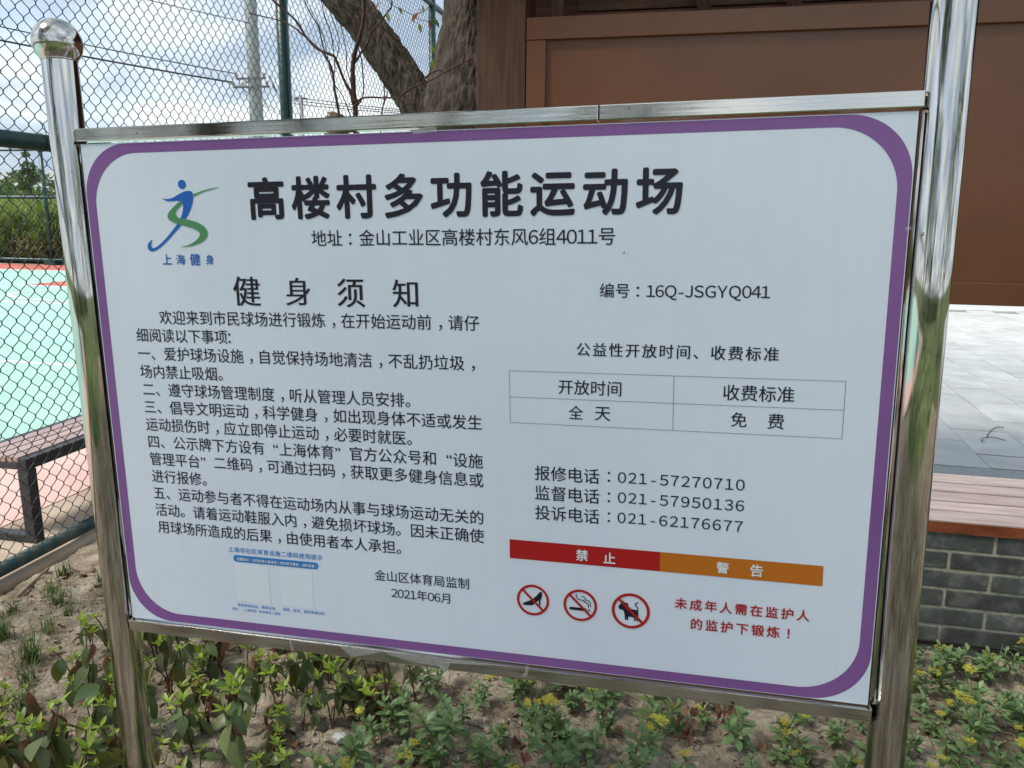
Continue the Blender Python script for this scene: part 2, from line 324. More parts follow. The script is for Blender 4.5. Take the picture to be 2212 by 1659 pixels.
# ------------------------------------------------------------------ ground, court, paving
def slab(name, x0, x1, y0, y1, z0, z1, mat, parent=None):
    b = MB(); b.box(x0, x1, y0, y1, z0, z1); o = b.build(name, MT[mat], parent)
    if parent is None: tag(o, kind='structure')
    return o
slab('ground', -300, 300, -200, 400, -0.6, -0.10, 'earth')
slab('concrete_footing', -26, -2.50, -8, 17.55, -0.12, 0.0, 'concrete')
court = slab('sports_court', -25.9, -2.98, -7.9, 17.25, 0.0, 0.004, 'pink')
slab('green_play_area', -25.0, -3.9, -7, 15.68, 0.004, 0.008, 'mint', court)
slab('red_play_area', -25.0, -5.0, 15.68, 17.2, 0.0041, 0.0078, 'redcourt', court)
slab('red_key', -12.1, -7.0, 12.5, 13.5, 0.008, 0.012, 'redcourt', court)
lb = MB()
for a in ((-25, -3.95, 6.05, 6.11), (-25, -3.95, 10.13, 10.21), (-12.2, -6.9, 12.40, 12.5), (-12.2, -6.9, 13.5, 13.6), (-25, -3.95, 15.60, 15.68)):
    lb.box(a[0], a[1], a[2], a[3], 0.008, 0.013)
V = []; F = []
for k in range(41):
    a = 2 * pi * k / 40
    V += [(-9.3 + 1.85 * cos(a), 11.3 + 0.93 * sin(a), 0.0135), (-9.3 + 1.75 * cos(a), 11.3 + 0.84 * sin(a), 0.0135)]
    if k < 40: F.append((2 * k, 2 * k + 2, 2 * k + 3, 2 * k + 1))
lb.add(V, F); lb.build('court_lines', MT['line'], court)

def gz(x, y):
    """height of the planting bed"""
    p = Vector((x, y, 0.0))
    h = 0.035 + 0.030 * noise.noise(p * 1.3) + 0.020 * noise.noise(p * 4.1) + 0.010 * noise.noise(p * 11)
    # slope down to the concrete edge at the fence
    e = -2.50 + 0.05 * noise.noise(Vector((0.3, y * 2.2, 4))) + 0.02 * noise.noise(Vector((0.3, y * 9, 4)))
    t = min(1, max(0, (x - e) / 0.35)); h = (h + 0.02) * t ** 0.6 + (-0.03) * (1 - t)
    return h
def gz_fine(x, y):
    p = Vector((x, y, 0)); h = gz(x, y)
    w = Vector((noise.noise(p * 7), noise.noise(p * 7 + Vector((9, 9, 9))), 0)) * 0.03
    d = noise.voronoi((p + w) * 13)[0]
    crack = min(1.0, (d[1] - d[0]) * 4.5)
    n = noise.noise(p * 30)
    return h + 0.012 * (crack - 0.6) + 0.0055 * n + 0.004 * noise.noise(p * 70)
def axis(segs):
    r = [segs[0][0]]
    for a, b, st in segs:
        k = max(1, round((b - a) / st)); r += [a + (b - a) * i / k for i in range(1, k + 1)]
    return r
xs = axis([(-2.56, -2.4, .02), (-2.4, 1.3, .0125), (1.3, 4.5, .12)])
ys = axis([(-0.5, 0.5, .06), (0.5, 1.1, .05), (1.1, 2.75, .0125), (2.75, 6.5, .1)])
V = [(x, y, (gz_fine(x, y) if -2.56 <= x <= 1.3 and 1.1 <= y <= 2.75 else gz(x, y))) for y in ys for x in xs]
nx = len(xs); F = [(j * nx + i, j * nx + i + 1, (j + 1) * nx + i + 1, (j + 1) * nx + i) for j in range(len(ys) - 1) for i in range(nx - 1) if not (xs[i] > -.62 and ys[j] > 2.62)]
tag(link('soil_bed', mesh('soil_bed', V, F, MT['soil'], smooth=True)), kind='structure')

# loose clods on the bed
rc = random.Random(3)
b = MB()
ico = bmesh.new(); bmesh.ops.create_icosphere(ico, subdivisions=1, radius=1)
IV = [v.co.copy() for v in ico.verts]; IF = [tuple(v.index for v in f.verts) for f in ico.faces]; ico.free()
for i in range(2600):
    x = rc.uniform(-2.42, 1.3); y = rc.uniform(1.2, 2.5)
    r = rc.choice([0.003, 0.004, 0.005, 0.007, 0.010, 0.016]) * rc.uniform(.7, 1.3)
    z = gz_fine(x, y); o = Vector((rc.random() * 9, rc.random() * 9, 0))
    s = Vector((rc.uniform(.8, 1.5), rc.uniform(.8, 1.3), rc.uniform(.5, .8)))
    b.add([(x + v.x * r * s.x * (1 + .35 * noise.noise(v * 1.3 + o)), y + v.y * r * s.y * (1 + .35 * noise.noise(v * 1.6 - o)), z + v.z * r * s.z + r * .2) for v in IV], IF)
tag(b.build('soil_clods', MT['soil']), label='loose crumbs and clods of dry clay on the planting bed', cat='soil clods', kind='stuff')

pav = slab('pavement', -0.62, 16, 3.02, 26, -0.11, 0.022, 'tilebase')
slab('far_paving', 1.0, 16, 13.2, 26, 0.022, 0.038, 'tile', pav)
gr = MB()
for k in range(16):
    gr.box(-0.60 + k * 0.9, -0.60 + k * 0.9 + 0.894, 4.28, 4.70, 0.0222, 0.041)
for k in range(16):
    o = MB(); o.box(0.003, 0.897, 4.28, 4.70, 0.0222, 0.041, .002)
    if k == 0: bandme = o.me('border_stone', MT['granite'])
    link('border_stone', bandme, pav, (-0.60 + k * 0.9, 0, 0))
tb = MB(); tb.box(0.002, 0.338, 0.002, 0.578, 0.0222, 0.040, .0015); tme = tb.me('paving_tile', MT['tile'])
rt = random.Random(5); cnt = 0
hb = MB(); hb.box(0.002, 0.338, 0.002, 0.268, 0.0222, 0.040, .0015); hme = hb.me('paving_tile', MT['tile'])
for i in range(0, 19):
    for j in range(0, 15):
        x = 0.71 + i * 0.34; y = 4.722 + (j - 0.5 * (i % 2)) * 0.58; me_ = tme
        if y < 4.70: y = 4.722 - .018; me_ = hme; y = 4.722
        if y > 12.6 or x / y < 0.13 or x / y > 0.60: continue
        if me_ is tme and i % 2 and j == 0: continue
        # the half stones start the odd rows
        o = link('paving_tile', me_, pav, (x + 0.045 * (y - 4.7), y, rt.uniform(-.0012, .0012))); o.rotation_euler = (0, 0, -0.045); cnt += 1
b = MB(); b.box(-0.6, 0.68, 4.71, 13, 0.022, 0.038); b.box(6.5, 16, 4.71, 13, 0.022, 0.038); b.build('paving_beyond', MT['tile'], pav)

# ------------------------------------------------------------------ seat wall
wall = empty('seat_wall', (0, 2.53, 0)); tag(wall, 'grey brick seat wall with wooden slat top beside the right sign post', 'seat wall')
wx0, wx1 = -0.55, 4.2
b = MB(); b.box(wx0 + .006, wx1, 0.0022, 0.42, 0.0895, 0.462); b.build('mortar', MT['mortar'], wall)
bb = MB(); bb.box(0, 0.238, 0, 0.11, 0, 0.0535, .0035); bme = bb.me('brick', MT['brick'])
bh = MB(); bh.box(0, 0.113, 0, 0.11, 0, 0.0535, .0035); bhm = bh.me('brick', MT['brick'])
for c in range(6):
    z = 0.462 - 0.0535 - c * 0.063 - 0.002
    x = wx0 - (0.0 if c % 2 else 0.125) + 0.16
    while x < 2.6:
        link('brick', bme, wall, (x, -0.001 + rt.uniform(-.001, .001), z)); x += 0.2485
    link('brick', bhm, wall, (wx0, 0, z))
    if c % 2: pass
sb = MB(); sb.box(0, 0.296, 0, 0.12, 0, 0.11, .003); sme = sb.me('base_block', MT['brick'])
for k in range(11): link('base_block', sme, wall, (wx0 + k * 0.301 + 0.02, 0.004, -0.035))
b = MB(); b.box(wx0 + .004, wx0 + 3.3, .003, .1, .0765, .0895); b.build('open_joint', MT['gap'], wall)
# slats: fronts at 0.009 .. then pitch 0.098; local y
ysl = [(-0.002, 0.088), (0.102, 0.182), (0.196, 0.283), (0.297, 0.386), (0.400, 0.497)]
for k, (a, c) in enumerate(ysl):
    if k == 0:
        for s0, s1 in ((-0.62, 0.765), (0.768, 4.3)):
            o = MB(); V = []; sh = 0.07
            lx0 = s0; lx1 = s1
            P = [(lx0 + (0 if s0 < 0 else 0.0), a), (lx1, a), (lx1 - (sh if s1 < 1 else 0), c), (lx0 - (sh if s0 > 0 else 0), c)]
            V = [(x, y, z) for z in (0.466, 0.502) for x, y in P]
            o.add(V, [(3, 2, 1, 0), (4, 5, 6, 7), (0, 1, 5, 4), (1, 2, 6, 5), (2, 3, 7, 6), (3, 0, 4, 7)])
            o.build('front_slat', MT['slat'], wall)
            f = MB(); f.box(lx0 + (0.001 if s0 > 0 else 0), lx1 - 0.001, -0.007, -0.0025, 0.464, 0.4985, .001); f.build('fascia_board', MT['fascia'], wall)
    else:
        o = MB(); o.box(-0.62, 4.3, a, c, 0.467, 0.502, .003); o.build('slat', MT['slat'], wall)
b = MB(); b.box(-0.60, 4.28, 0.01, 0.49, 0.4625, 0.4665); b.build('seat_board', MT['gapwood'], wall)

# ------------------------------------------------------------------ pavilion with the big brown panel
pv = empty('noticeboard_shelter', (-0.85, 3.7, 0)); tag(pv, 'timber shelter with a large plain brown metal panel behind the sign', 'shelter')
def pbx(name, x0, x1, y0, y1, z0, z1, mat, bev=0.004):
    b = MB(); b.box(x0 + .85, x1 + .85, y0 - 3.7, y1 - 3.7, z0, z1, bev); return b.build(name, MT[mat], pv)
pbx('post', -0.968, -0.746, 3.60, 3.82, -0.05, 3.0, 'timber', .008)
pbx('post', 3.30, 3.52, 3.60, 3.82, -0.05, 3.0, 'timber', .008)
pbx('panel_sheet', -0.66, 3.22, 3.622, 3.66, 1.10, 2.20, 'brownmetal')
pbx('top_rail', -0.742, 3.296, 3.60, 3.68, 2.158, 2.248, 'brownmetal', .002)
pbx('stile', -0.742, -0.657, 3.603, 3.68, 1.157, 2.156, 'brownmetal', .002)
pbx('stile', 3.212, 3.296, 3.603, 3.68, 1.157, 2.156, 'brownmetal', .002)
pbx('bottom_rail', -0.742, 3.296, 3.60, 3.68, 1.064, 1.155, 'brownmetal', .002)
pbx('inner_board', -1.115, 3.3, 4.2, 4.22, 2.0, 2.99, 'timber_x')
pbx('stud', -0.655, -0.60, 3.70, 3.76, 2.25, 2.9, 'timber')
pbx('head_beam', -1.2, 3.7, 3.62, 3.80, 2.80, 2.98, 'timber_x', .006)
for k in range(7): pbx('back_board', -0.56 + k * .006, 3.3, 3.86 + k * .002, 3.885 + k * .002, 2.20 + k * .125, 2.318 + k * .125, 'timber_x', .004)
for x in (0.05, 0.42, 1.4, 2.3):
    b = MB(); b.tube([(x + .85, 0.06, 2.2), (x + .62, 0.10, 2.75)], 0.028, n=4, smooth=False); b.build('strut', MT['timber'], pv)
rb = MB(); rb.box(-1.5 + .85, 4.0 + .85, -0.45, 0.75, 2.98, 3.04, .01); rb.build('roof', MT['timber_x'], pv)

# ------------------------------------------------------------------ chain-link fences
def wire_mesh_data(name, height, A=0.0193, h=0.0715, rad=0.0019, per=8, n=4):
    cyc = int(height / h); pts = []
    for i in range(cyc * per + 1):
        ph = i / per
        tr = 2 * abs(2 * (ph - math.floor(ph + 0.5))) - 1
        y = A * (0.72 * sin(pi / 2 * tr) + 0.28 * tr) if True else 0
        pts.append((0.0032 * sin(2 * pi * ph), y, ph * h))
    b = MB(); b.tube(pts, rad, n=n); return b.me(name, MT['wire'])
FX = -2.55
fence = empty('chain_link_fence', (FX, 1.83, 0)); tag(fence, 'tall dark green chain-link fence running past the left side of the sign', 'fence')
wme = wire_mesh_data('wire', 3.40)
y = 0.98; i = 0
while i < 246:
    link('wire', wme, fence, (0, y - 1.83 + 0.01725, 0.062 - (0.03575 if i % 2 else 0) )); y += 0.0345; i += 1
# beyond that the same weave as one sheet
b = MB()
while y < 17.2:
    pts = []
    for k in range(96):
        pts.append((0, y - 1.83 + (0.0175 if (k + i) % 2 else -0.0175), 0.05 + k * 0.03575))
    b.tube(pts, 0.0018, n=3, caps=False); y += 0.0345; i += 1
tag(b.build('wire_weave', MT['wire'], fence), kind='stuff')
for yy in (-1.17, 1.83, 4.83, 7.83, 10.83, 13.83, 17.25):
    b = MB(); b.tube([(0.0, yy - 1.83, -0.1), (0.0, yy - 1.83, 3.52)], 0.034 if yy != 4.83 else 0.038, n=20); b.build('post', MT['pvc'], fence)
b = MB(); b.tube([(0, -3.2, 0.042), (0, 15.4, 0.042)], 0.027, n=18); b.build('bottom_rail', MT['pvc_dirty'], fence)
b = MB(); b.tube([(0, -3.2, 1.676), (0, 15.4, 1.676)], 0.033, n=18); b.build('middle_rail', MT['pvc'], fence)
b = MB(); b.tube([(0, -3.2, 3.38), (0, 15.4, 3.38)], 0.028, n=18); b.build('top_rail', MT['pvc'], fence)
# wire tie over the middle rail
b = MB(); pts = [(0.036 * cos(a), 2.783 - 1.83 + a * .0004, 1.676 + 0.036 * sin(a)) for a in [x * .35 for x in range(0, 19)]] + [(0.03, .955, 1.74), (0.012, .952, 1.76)]
b.tube(pts, 0.0016, n=5); b.build('wire_tie', MT['wire'], fence)

ff = empty('far_fence', (-16, 17.3, 0)); tag(ff, 'green mesh fence at the far end of the court in front of the maize', 'fence')
b = MB(); x = -26.0; i = 0
while x < -10.5:
    for_pts = [((x + 16) + (0.018 if (k + i) % 2 else -0.018), 0, 0.12 + k * 0.036) for k in range(76)]
    b.tube(for_pts, 0.0015, n=3, caps=False); x += 0.036; i += 1
tag(b.build('wire_weave', MT['wire'], ff), kind='stuff')
for px in (-24.5, -21.6, -18.7, -15.86, -13.0, -10.5):
    b = MB(); b.tube([(px + 16, 0, -0.05), (px + 16, 0, 2.86)], 0.045, n=12); b.build('post', MT['pvc'], ff)
    b = MB(); b.box(px + 16 - .16, px + 16 + .16, -.12, .12, -.02, .13, .01); b.build('post_base', MT['pvc'], ff)
for z, r in ((0.13, .04), (1.69, .04), (2.84, .03)):
    b = MB(); b.tube([(-10, 0, z), (5.6, 0, z)], r, n=10); b.build('rail', MT['pvc'], ff)

# ------------------------------------------------------------------ court bench
bench = empty('court_bench', (-2.85, 3.4, 0)); tag(bench, 'long slatted bench with black steel frame on the pink court edge', 'bench')
x0, x1, y0, y1, zt = -3.02 + 2.85, -2.685 + 2.85, 2.66 - 3.4, 4.35 - 3.4, 0.388
for ly in (y0, y1 - .05):
    for lx in (x0, x1 - .05):
        b = MB(); b.box(lx, lx + .05, ly, ly + .05, 0.002, zt - .056, .003); b.build('leg', MT['benchframe'], bench)
    b = MB(); b.box(x0 + .052, x1 - .052, ly, ly + .05, 0.003, .035, .003); b.build('foot_bar', MT['benchframe'], bench)
for a in (x0, x1 - .04):
    b = MB(); b.box(a, a + .04, y0, y1, zt - .055, zt - .006, .003); b.build('side_rail', MT['benchframe'], bench)
for a in (y0, y1 - .04):
    b = MB(); b.box(x0 + .042, x1 - .042, a, a + .04, zt - .055, zt - .026, .003); b.build('end_rail', MT['benchframe'], bench)
for k in range(4):
    a = x0 + .047 + k * .064
    b = MB(); b.box(a, a + .054, y0 + .002, y1 - .002, zt - .0255, zt - .001, .003); b.build('slat', MT['benchslat'], bench)

# ------------------------------------------------------------------ utility poles and overhead wires
pole = empty('utility_pole', (-9.15, 16.0, -0.1)); tag(pole, 'thick grey concrete utility pole beyond the fence', 'utility pole')
b = MB(); b.tube([(0, 0, 0), (0, 0, 4.4), (0, 0, 9.5)], [.17, .135, .10], n=24); b.build('shaft', MT['polec'], pole)
for z, w in ((4.22, .34), (4.05, .42)):
    b = MB(); b.box(-w, w, -.16, -.12, z - .02, z + .02); b.build('crossarm', MT['galv'], pole)
for xx, z in ((-.33, 4.28), (.3, 4.28), (-.42, 4.11), (-.2, 4.11), (.36, 4.11)):
    b = MB(); b.tube([(xx, -.14, z - .03), (xx, -.14, z), (xx, -.14, z + .05)], [.02, .045, .025], n=8); b.build('insulator', MT['concrete'], pole)
pole2 = empty('utility_pole', (-30.4, 60, -0.1)); tag(pole2, 'small distant utility pole with a short crossarm', 'utility pole')
b = MB(); b.tube([(0, 0, 0), (0, 0, 10.4)], [.22, .15], n=12); b.build('shaft', MT['polec'], pole2)
b = MB(); b.box(-.55, .55, -.1, -.02, 10.05, 10.17); b.build('crossarm', MT['dark'], pole2)
def wire(p, q, sag, r, lab):
    b = MB(); p = Vector(p); q = Vector(q); pts = []
    for k in range(17):
        t = k / 16; v = p.lerp(q, t); v.z -= sag * 4 * t * (1 - t); pts.append(v)
    b.tube(pts, r, n=5); o = b.build('overhead_wire', MT['dark']); tag(o, lab, 'wire', 'overhead wires beyond the fence')
L1 = 'thin dark overhead wire strung from the thick utility pole'
wire((-9.48, 15.86, 4.22), (-14.6, 8, 5.0), .10, .011, L1); pass
wire((-9.57, 15.86, 4.05), (-14.7, 8, 4.75), .10, .018, L1); pass
wire((-9.1, 15.9, 5.2), (-14.3, 8, 5.9), .10, .009, L1)
L2 = 'thin dark overhead wire running on to the distant pole'
for k, (dx_, dz_) in enumerate(((-.33, 4.2), (.3, 4.2), (-.42, 4.02), (.36, 4.02))):
    wire((-9.15 + dx_, 16.1, dz_), (-30.9 + k * .33, 59.9, 10.1), .9, .011, L2)
for k in range(3):
    wire((-31, 59.9, 10.15 - k * .25), (14, 62, 8.6 + k * .35), 1.2, .03, 'faint overhead wire stretching right from the distant pole')

# ------------------------------------------------------------------ trees
def leaf_cloud(rnd, lobes, n, size, squash=0.75):
    V = []; F = []
    for i in range(n):
        c, r = rnd.choices(lobes, weights=[l[1] ** 2 for l in lobes])[0]
        d = Vector((rnd.gauss(0, 1), rnd.gauss(0, 1), rnd.gauss(0, 1))).normalized()
        q = r * (0.55 + 0.5 * rnd.random() ** 0.6)
        p = Vector(c) + Vector((d.x * q, d.y * q, d.z * q * squash))
        if noise.noise(p * (1.1 / max(.4, r)) * 1.6) < -0.12: continue
        s = size * rnd.uniform(.6, 1.3)
        a = Vector((rnd.gauss(0, 1), rnd.gauss(0, 1), rnd.gauss(0, .6))).normalized(); e = a.cross(Vector((rnd.gauss(0, 1), rnd.gauss(0, 1), rnd.gauss(0, 1)))).normalized()
        k = len(V); V += [p - a * s, p + e * s * .45, p + a * s, p - e * s * .45]; F.append((k, k + 1, k + 2, k + 3))
    return V, F
def tree(name, lab, loc, H, trunk_r, lobes, n, size, mat='crown', seed=1, group=None, trunk_top=.55):
    rnd = random.Random(seed); t = empty(name, loc); tag(t, lab, 'tree', group)
    b = MB(); b.tube([(0, 0, -.2), (0.05, 0, H * .25), (-.05, .05, H * trunk_top)], [trunk_r * 1.2, trunk_r * .85, trunk_r * .5], n=12)
    for c, r in lobes[:6]:
        b.tube([(0, 0, H * trunk_top * .75), (c[0] * .5, c[1] * .5, (c[2] + H * trunk_top * .75) / 2 + .1), c], [trunk_r * .45, trunk_r * .3, trunk_r * .1], n=7)
    b.build('trunk', MT['bark'], t)
    V, F = leaf_cloud(rnd, lobes, n, size); link('crown', mesh('crown', V, F, MT[mat]), t); return t

# the forked tree behind the sign
ft = empty('forked_tree', (-1.32, 4.6, 0)); tag(ft, 'rough-barked tree forking low, between the green fence and timber post', 'tree')
def barked(pts, rads, seed, n=190, step=0.012, amp=0.012):
    P = [Vector(p) for p in catmull(pts, closed=False, n=12)]; R = [r[0] for r in catmull([(r,) for r in rads], closed=False, n=12)]
    # resample
    D = [0]
    for i in range(1, len(P)): D.append(D[-1] + (P[i] - P[i - 1]).length)
    m = int(D[-1] / step); V = []; F = []; up = None; j = 0
    for i in range(m + 1):
        s = D[-1] * i / m
        while j < len(D) - 2 and D[j + 1] < s: j += 1
        f = (s - D[j]) / max(1e-6, D[j + 1] - D[j]); c = P[j].lerp(P[j + 1], f); r = R[j] * (1 - f) + R[j + 1] * f
        t = (P[j + 1] - P[j]).normalized()
        if up is None: up = t.cross(Vector((0, 1, 0))).normalized()
        else: up = (up - t * up.dot(t)).normalized()
        w = t.cross(up)
        for k in range(n):
            a = 2 * pi * k / n; u = Vector((cos(a), sin(a), 0))
            q = Vector((u.x * r * 30, u.y * r * 30, s * 7.5 + seed))
            wv = Vector((noise.noise(q * .7), noise.noise(q * .7 + Vector((5, 5, 5))), 0)) * 0.6
            v = noise.voronoi(q * 1.15 + wv)[0]; rid = min(1, (v[1] - v[0]) * 2.6)
            g = amp * (rid - .6) + .006 * noise.noise(q * 2.3) + .02 * r / .2 * noise.noise(Vector((u.x, u.y, s * .9 + seed)))
            V.append(c + (up * cos(a) + w * sin(a)) * (r + g))
    for i in range(m):
        for k in range(n): a = i * n + k; b2 = i * n + (k + 1) % n; F.append((a, b2, b2 + n, a + n))
    return V, F
V, F = barked([(0.10, 0, -.15), (0.08, 0, .5), (0.07, 0, 1.2), (.07, 0, 1.7), (.075, .02, 2.1), (.09, .05, 2.5), (.12, .1, 3.2), (.2, .2, 4.4)], [.36, .31, .30, .30, .275, .205, .17, .12], 0)
link('trunk', mesh('trunk', V, F, MT['bark'], smooth=True), ft)
V, F = barked([(.0, 0.0, 1.55), (-.12, 0, 1.80), (-.235, 0, 1.99), (-.325, 0, 2.13), (-.46, 0, 2.32), (-.60, 0, 2.50), (-.75, 0, 2.66), (-1.1, .1, 3.1), (-1.5, .3, 3.9)], [.10, .12, .118, .110, .112, .108, .102, .09, .07], 7, n=130)
link('limb', mesh('limb', V, F, MT['bark'], smooth=True), ft)
b = MB()
for p, q, r in (((.15, .1, 3.6), (1.4, -.4, 5.0), .07), ((-1.4, .3, 3.8), (-2.2, -1.2, 5.0), .05), ((.2, .2, 4.3), (.3, 1.4, 6.0), .08), ((-1.5, .3, 3.9), (-1.9, 1.4, 5.6), .05), ((.2, .2, 4.2), (-.4, -1.4, 5.6), .06), ((-.4, -1.4, 5.6), (-.2, -4.6, 5.2), .05), ((-.2, -4.4, 5.2), (.3, -6.4, 5.5), .03)):
    b.tube([p, ((p[0] + q[0]) / 2, (p[1] + q[1]) / 2, (p[2] + q[2]) / 2 + .15), q], [r, r * .7, r * .3], n=8)
b.build('upper_limbs', MT['bark'], ft)
rr = random.Random(11)
lob = [((1.4, -.6, 5.4), 1.3), ((-2.3, -1.4, 5.4), 1.2), ((.3, 1.4, 6.4), 1.5), ((-2.0, 1.4, 6.2), 1.3), ((-.4, -1.8, 6.0), 1.5), ((.9, -2.6, 6.0), 1.3), ((-.3, 0, 7.2), 1.6), ((-.9, -4.4, 5.0), 1.3), ((.8, -5.0, 5.4), 1.4), ((-2.0, -5.8, 5.2), 1.2), ((.2, -6.6, 5.6), 1.3)]  # lobes reaching over the viewer added to darken the ball cap reflection
V, F = leaf_cloud(rr, lob, 17000, .055); link('crown', mesh('crown', V, F, MT['crown']), ft)

# small hanging spray of leaves on this tree, some turning red
def leafdata(name, mat, L=1.0, Wd=.42, droop=.25, fold=.18, nseg=5, tipp=1.2, wave=0.0, crinkle=0.0, seed=0):
    V = []; F = []; rn = random.Random(seed)
    for i in range(nseg + 1):
        t = i / nseg; w = Wd * .5 * (sin(pi * min(1, t ** (1 / tipp)) * .97 + .03)) if 0 < t < 1 else Wd * .02
        y = L * t; z = -droop * L * t * t
        cz = crinkle * rn.uniform(-1, 1)
        V += [(-w, y, z + fold * w + wave * sin(t * 9) * w + cz), (0, y, z), (w, y, z + fold * w - wave * sin(t * 9) * w + crinkle * rn.uniform(-1, 1))]
    for i in range(nseg):
        a = i * 3; F += [(a, a + 1, a + 4, a + 3), (a + 1, a + 2, a + 5, a + 4)]
    return mesh(name, V, F, MT[mat], smooth=True)
def place_leaf(me, parent, p, az, el, s, roll=0, name='leaf', mat=None):
    o = link(name, me, parent); o.location = p; o.scale = (s, s, s)
    d = Vector((cos(az) * cos(el), sin(az) * cos(el), sin(el)))
    o.rotation_euler = (d.to_track_quat('Y', 'Z').to_matrix() @ Matrix.Rotation(roll, 3, 'Y')).to_euler()
    return o
MT['redleaf'] = leafmat('turning_leaf', (0.30, 0.10, 0.03), (0.42, 0.18, 0.06), rough=.5, trans=.5, spots=(.12, .05, .02), rnd=.2)
MT['youngleaf'] = leafmat('fresh_leaf', (0.16, 0.26, 0.04), (0.28, 0.38, 0.07), rough=.45, trans=.5, rnd=.2)
lg = leafdata('leaf', 'youngleaf', Wd=.45); lr = leafdata('leaf', 'redleaf', Wd=.42)
LV = [(-1.563, 2.428, 1), (-1.481, 2.403, 0), (-1.471, 2.352, 0), (-1.534, 2.374, 0), (-1.376, 2.396, 0), (-1.368, 2.367, 1), (-1.404, 2.345, 1), (-1.328, 2.337, 1), (-1.296, 2.341, 0), (-1.372, 2.32, 0), (-1.298, 2.22, 0), (-1.304, 2.148, 0), (-1.30, 2.205, 0), (-1.292, 2.235, 0), (-1.39, 2.35, 0), (-1.35, 2.40, 0)]
sp = empty('leafy_twig', (-1.4, 4.0, 2.45)); tag(sp, 'thin twig with a few red and green leaves hanging before the forked tree', 'twig')
b = MB(); b.tube([(-.2, 0, .06), (-.1, 0, -.03), (0.0, 0, -.075), (.06, 0, -.06), (.13, .02, .02)], .0018, n=5); b.tube([(0, 0, -.075), (.04, 0, -.10), (.10, 0, -.11)], .0015, n=5)
b.tube([(.10, 0, -.11), (.105, 0.01, -.2), (.10, 0.01, -.29)], .0013, n=5); b.build('stem', MT['barktwig'], sp)
for x, z, k in LV: place_leaf(lr if k else lg, sp, (x + 1.4, rr.uniform(-.02, .02), z - 2.45 + .015), rr.uniform(-1, 4), -rr.uniform(.5, 1.3), rr.uniform(.035, .055), rr.uniform(-1, 1))

# bare reddish shrub at the fence with a sawn stump
sh = empty('bare_shrub', (-1.73, 4.0, 0)); tag(sh, 'leafless shrub of thin red-brown branches in front of the green fence', 'shrub')
BR = [([(-1.722, 4, 0), (-1.72, 4.0, 1.0), (-1.722, 4, 1.899), (-1.722, 4, 1.965), (-1.731, 4.0, 2.041), (-1.727, 4.0, 2.166), (-1.71, 4.0, 2.224), (-1.68, 4.0, 2.307), (-1.663, 4.0, 2.384), (-1.658, 4.0, 2.456), (-1.64, 4, 2.7)], .022, .010),
      ([(-1.723, 4.0, 1.93), (-1.746, 4.0, 2.016), (-1.773, 4.0, 2.067), (-1.815, 4.0, 2.163), (-1.836, 4.0, 2.199), (-1.915, 4.0, 2.231), (-1.976, 4.0, 2.288), (-2.035, 4.0, 2.374), (-2.123, 4.0, 2.447), (-2.25, 4.0, 2.55)], .011, .007),
      ([(-1.76, 3.96, 1.6), (-1.793, 3.95, 1.909), (-1.809, 3.95, 2.01), (-1.822, 3.95, 2.12), (-1.848, 3.95, 2.175), (-1.891, 3.97, 2.221), (-1.976, 4.0, 2.288)], .010, .007),
      ([(-1.976, 4.0, 2.288), (-2.059, 4.0, 2.35), (-2.127, 4.0, 2.378), (-2.3, 4.0, 2.42)], .006, .004),
      ([(-1.848, 3.95, 2.18), (-1.868, 3.95, 2.24), (-1.886, 3.95, 2.328), (-1.928, 3.95, 2.393), (-1.956, 3.95, 2.457), (-1.98, 3.95, 2.6)], .005, .0035),
      ([(-1.722, 4.0, 2.155), (-1.683, 4.0, 2.209), (-1.648, 4.0, 2.252), (-1.624, 4.0, 2.305), (-1.573, 4.0, 2.351), (-1.533, 4.0, 2.398), (-1.513, 4.0, 2.43), (-1.5, 4, 2.6)], .008, .005),
      ([(-1.83, 4.0, 2.12), (-1.854, 4.05, 2.198), (-1.866, 4.05, 2.314), (-1.892, 4.05, 2.389), (-1.916, 4.05, 2.479), (-1.94, 4.05, 2.6)], .004, .003),
      ([(-1.725, 4.02, 1.95), (-1.71, 4.08, 2.02), (-1.719, 4.1, 2.157), (-1.731, 4.1, 2.224), (-1.757, 4.1, 2.315), (-1.776, 4.1, 2.406), (-1.827, 4.1, 2.438), (-1.907, 4.1, 2.463)], .005, .003),
      ([(-1.66, 4.1, 1.5), (-1.619, 4.1, 1.909), (-1.603, 4.1, 1.986), (-1.603, 4.1, 2.068), (-1.616, 4.1, 2.149), (-1.634, 4.1, 2.211)], .006, .003),
      ([(-1.75, 4.0, 1.9), (-1.79, 4.0, 2.0), (-1.86, 4.02, 2.1), (-1.9, 4.03, 2.3), (-2.0, 4.03, 2.5)], .004, .002),
      ([(-1.603, 4.1, 1.98), (-1.575, 4.1, 2.06), (-1.56, 4.1, 2.14)], .003, .002),
      ([(-1.731, 4.0, 2.04), (-1.76, 4.0, 2.12), (-1.765, 4.0, 2.23), (-1.79, 4.0, 2.36), (-1.8, 4, 2.5)], .004, .0025),
      ([(-1.69, 4, 2.28), (-1.72, 4, 2.36), (-1.73, 4, 2.47)], .003, .002), ([(-1.82, 4, 2.17), (-1.80, 4, 2.28), (-1.84, 4, 2.40), (-1.85, 4, 2.52)], .003, .002)]
for pts, r0, r1 in BR:
    P = catmull([(p[0] + 1.73, p[1] - 4.0, p[2]) for p in pts], closed=False, n=4)
    b = MB(); b.tube([Vector(p) + Vector((rr.uniform(-.0015, .0015), 0, rr.uniform(-.0015, .0015))) for p in P], [.72 * (r0 + (r1 - r0) * i / (len(P) - 1)) * (1.25 if i % 5 == 2 else 1) for i in range(len(P))], n=7)
    b.build('branch', MT['barktwig'], sh)
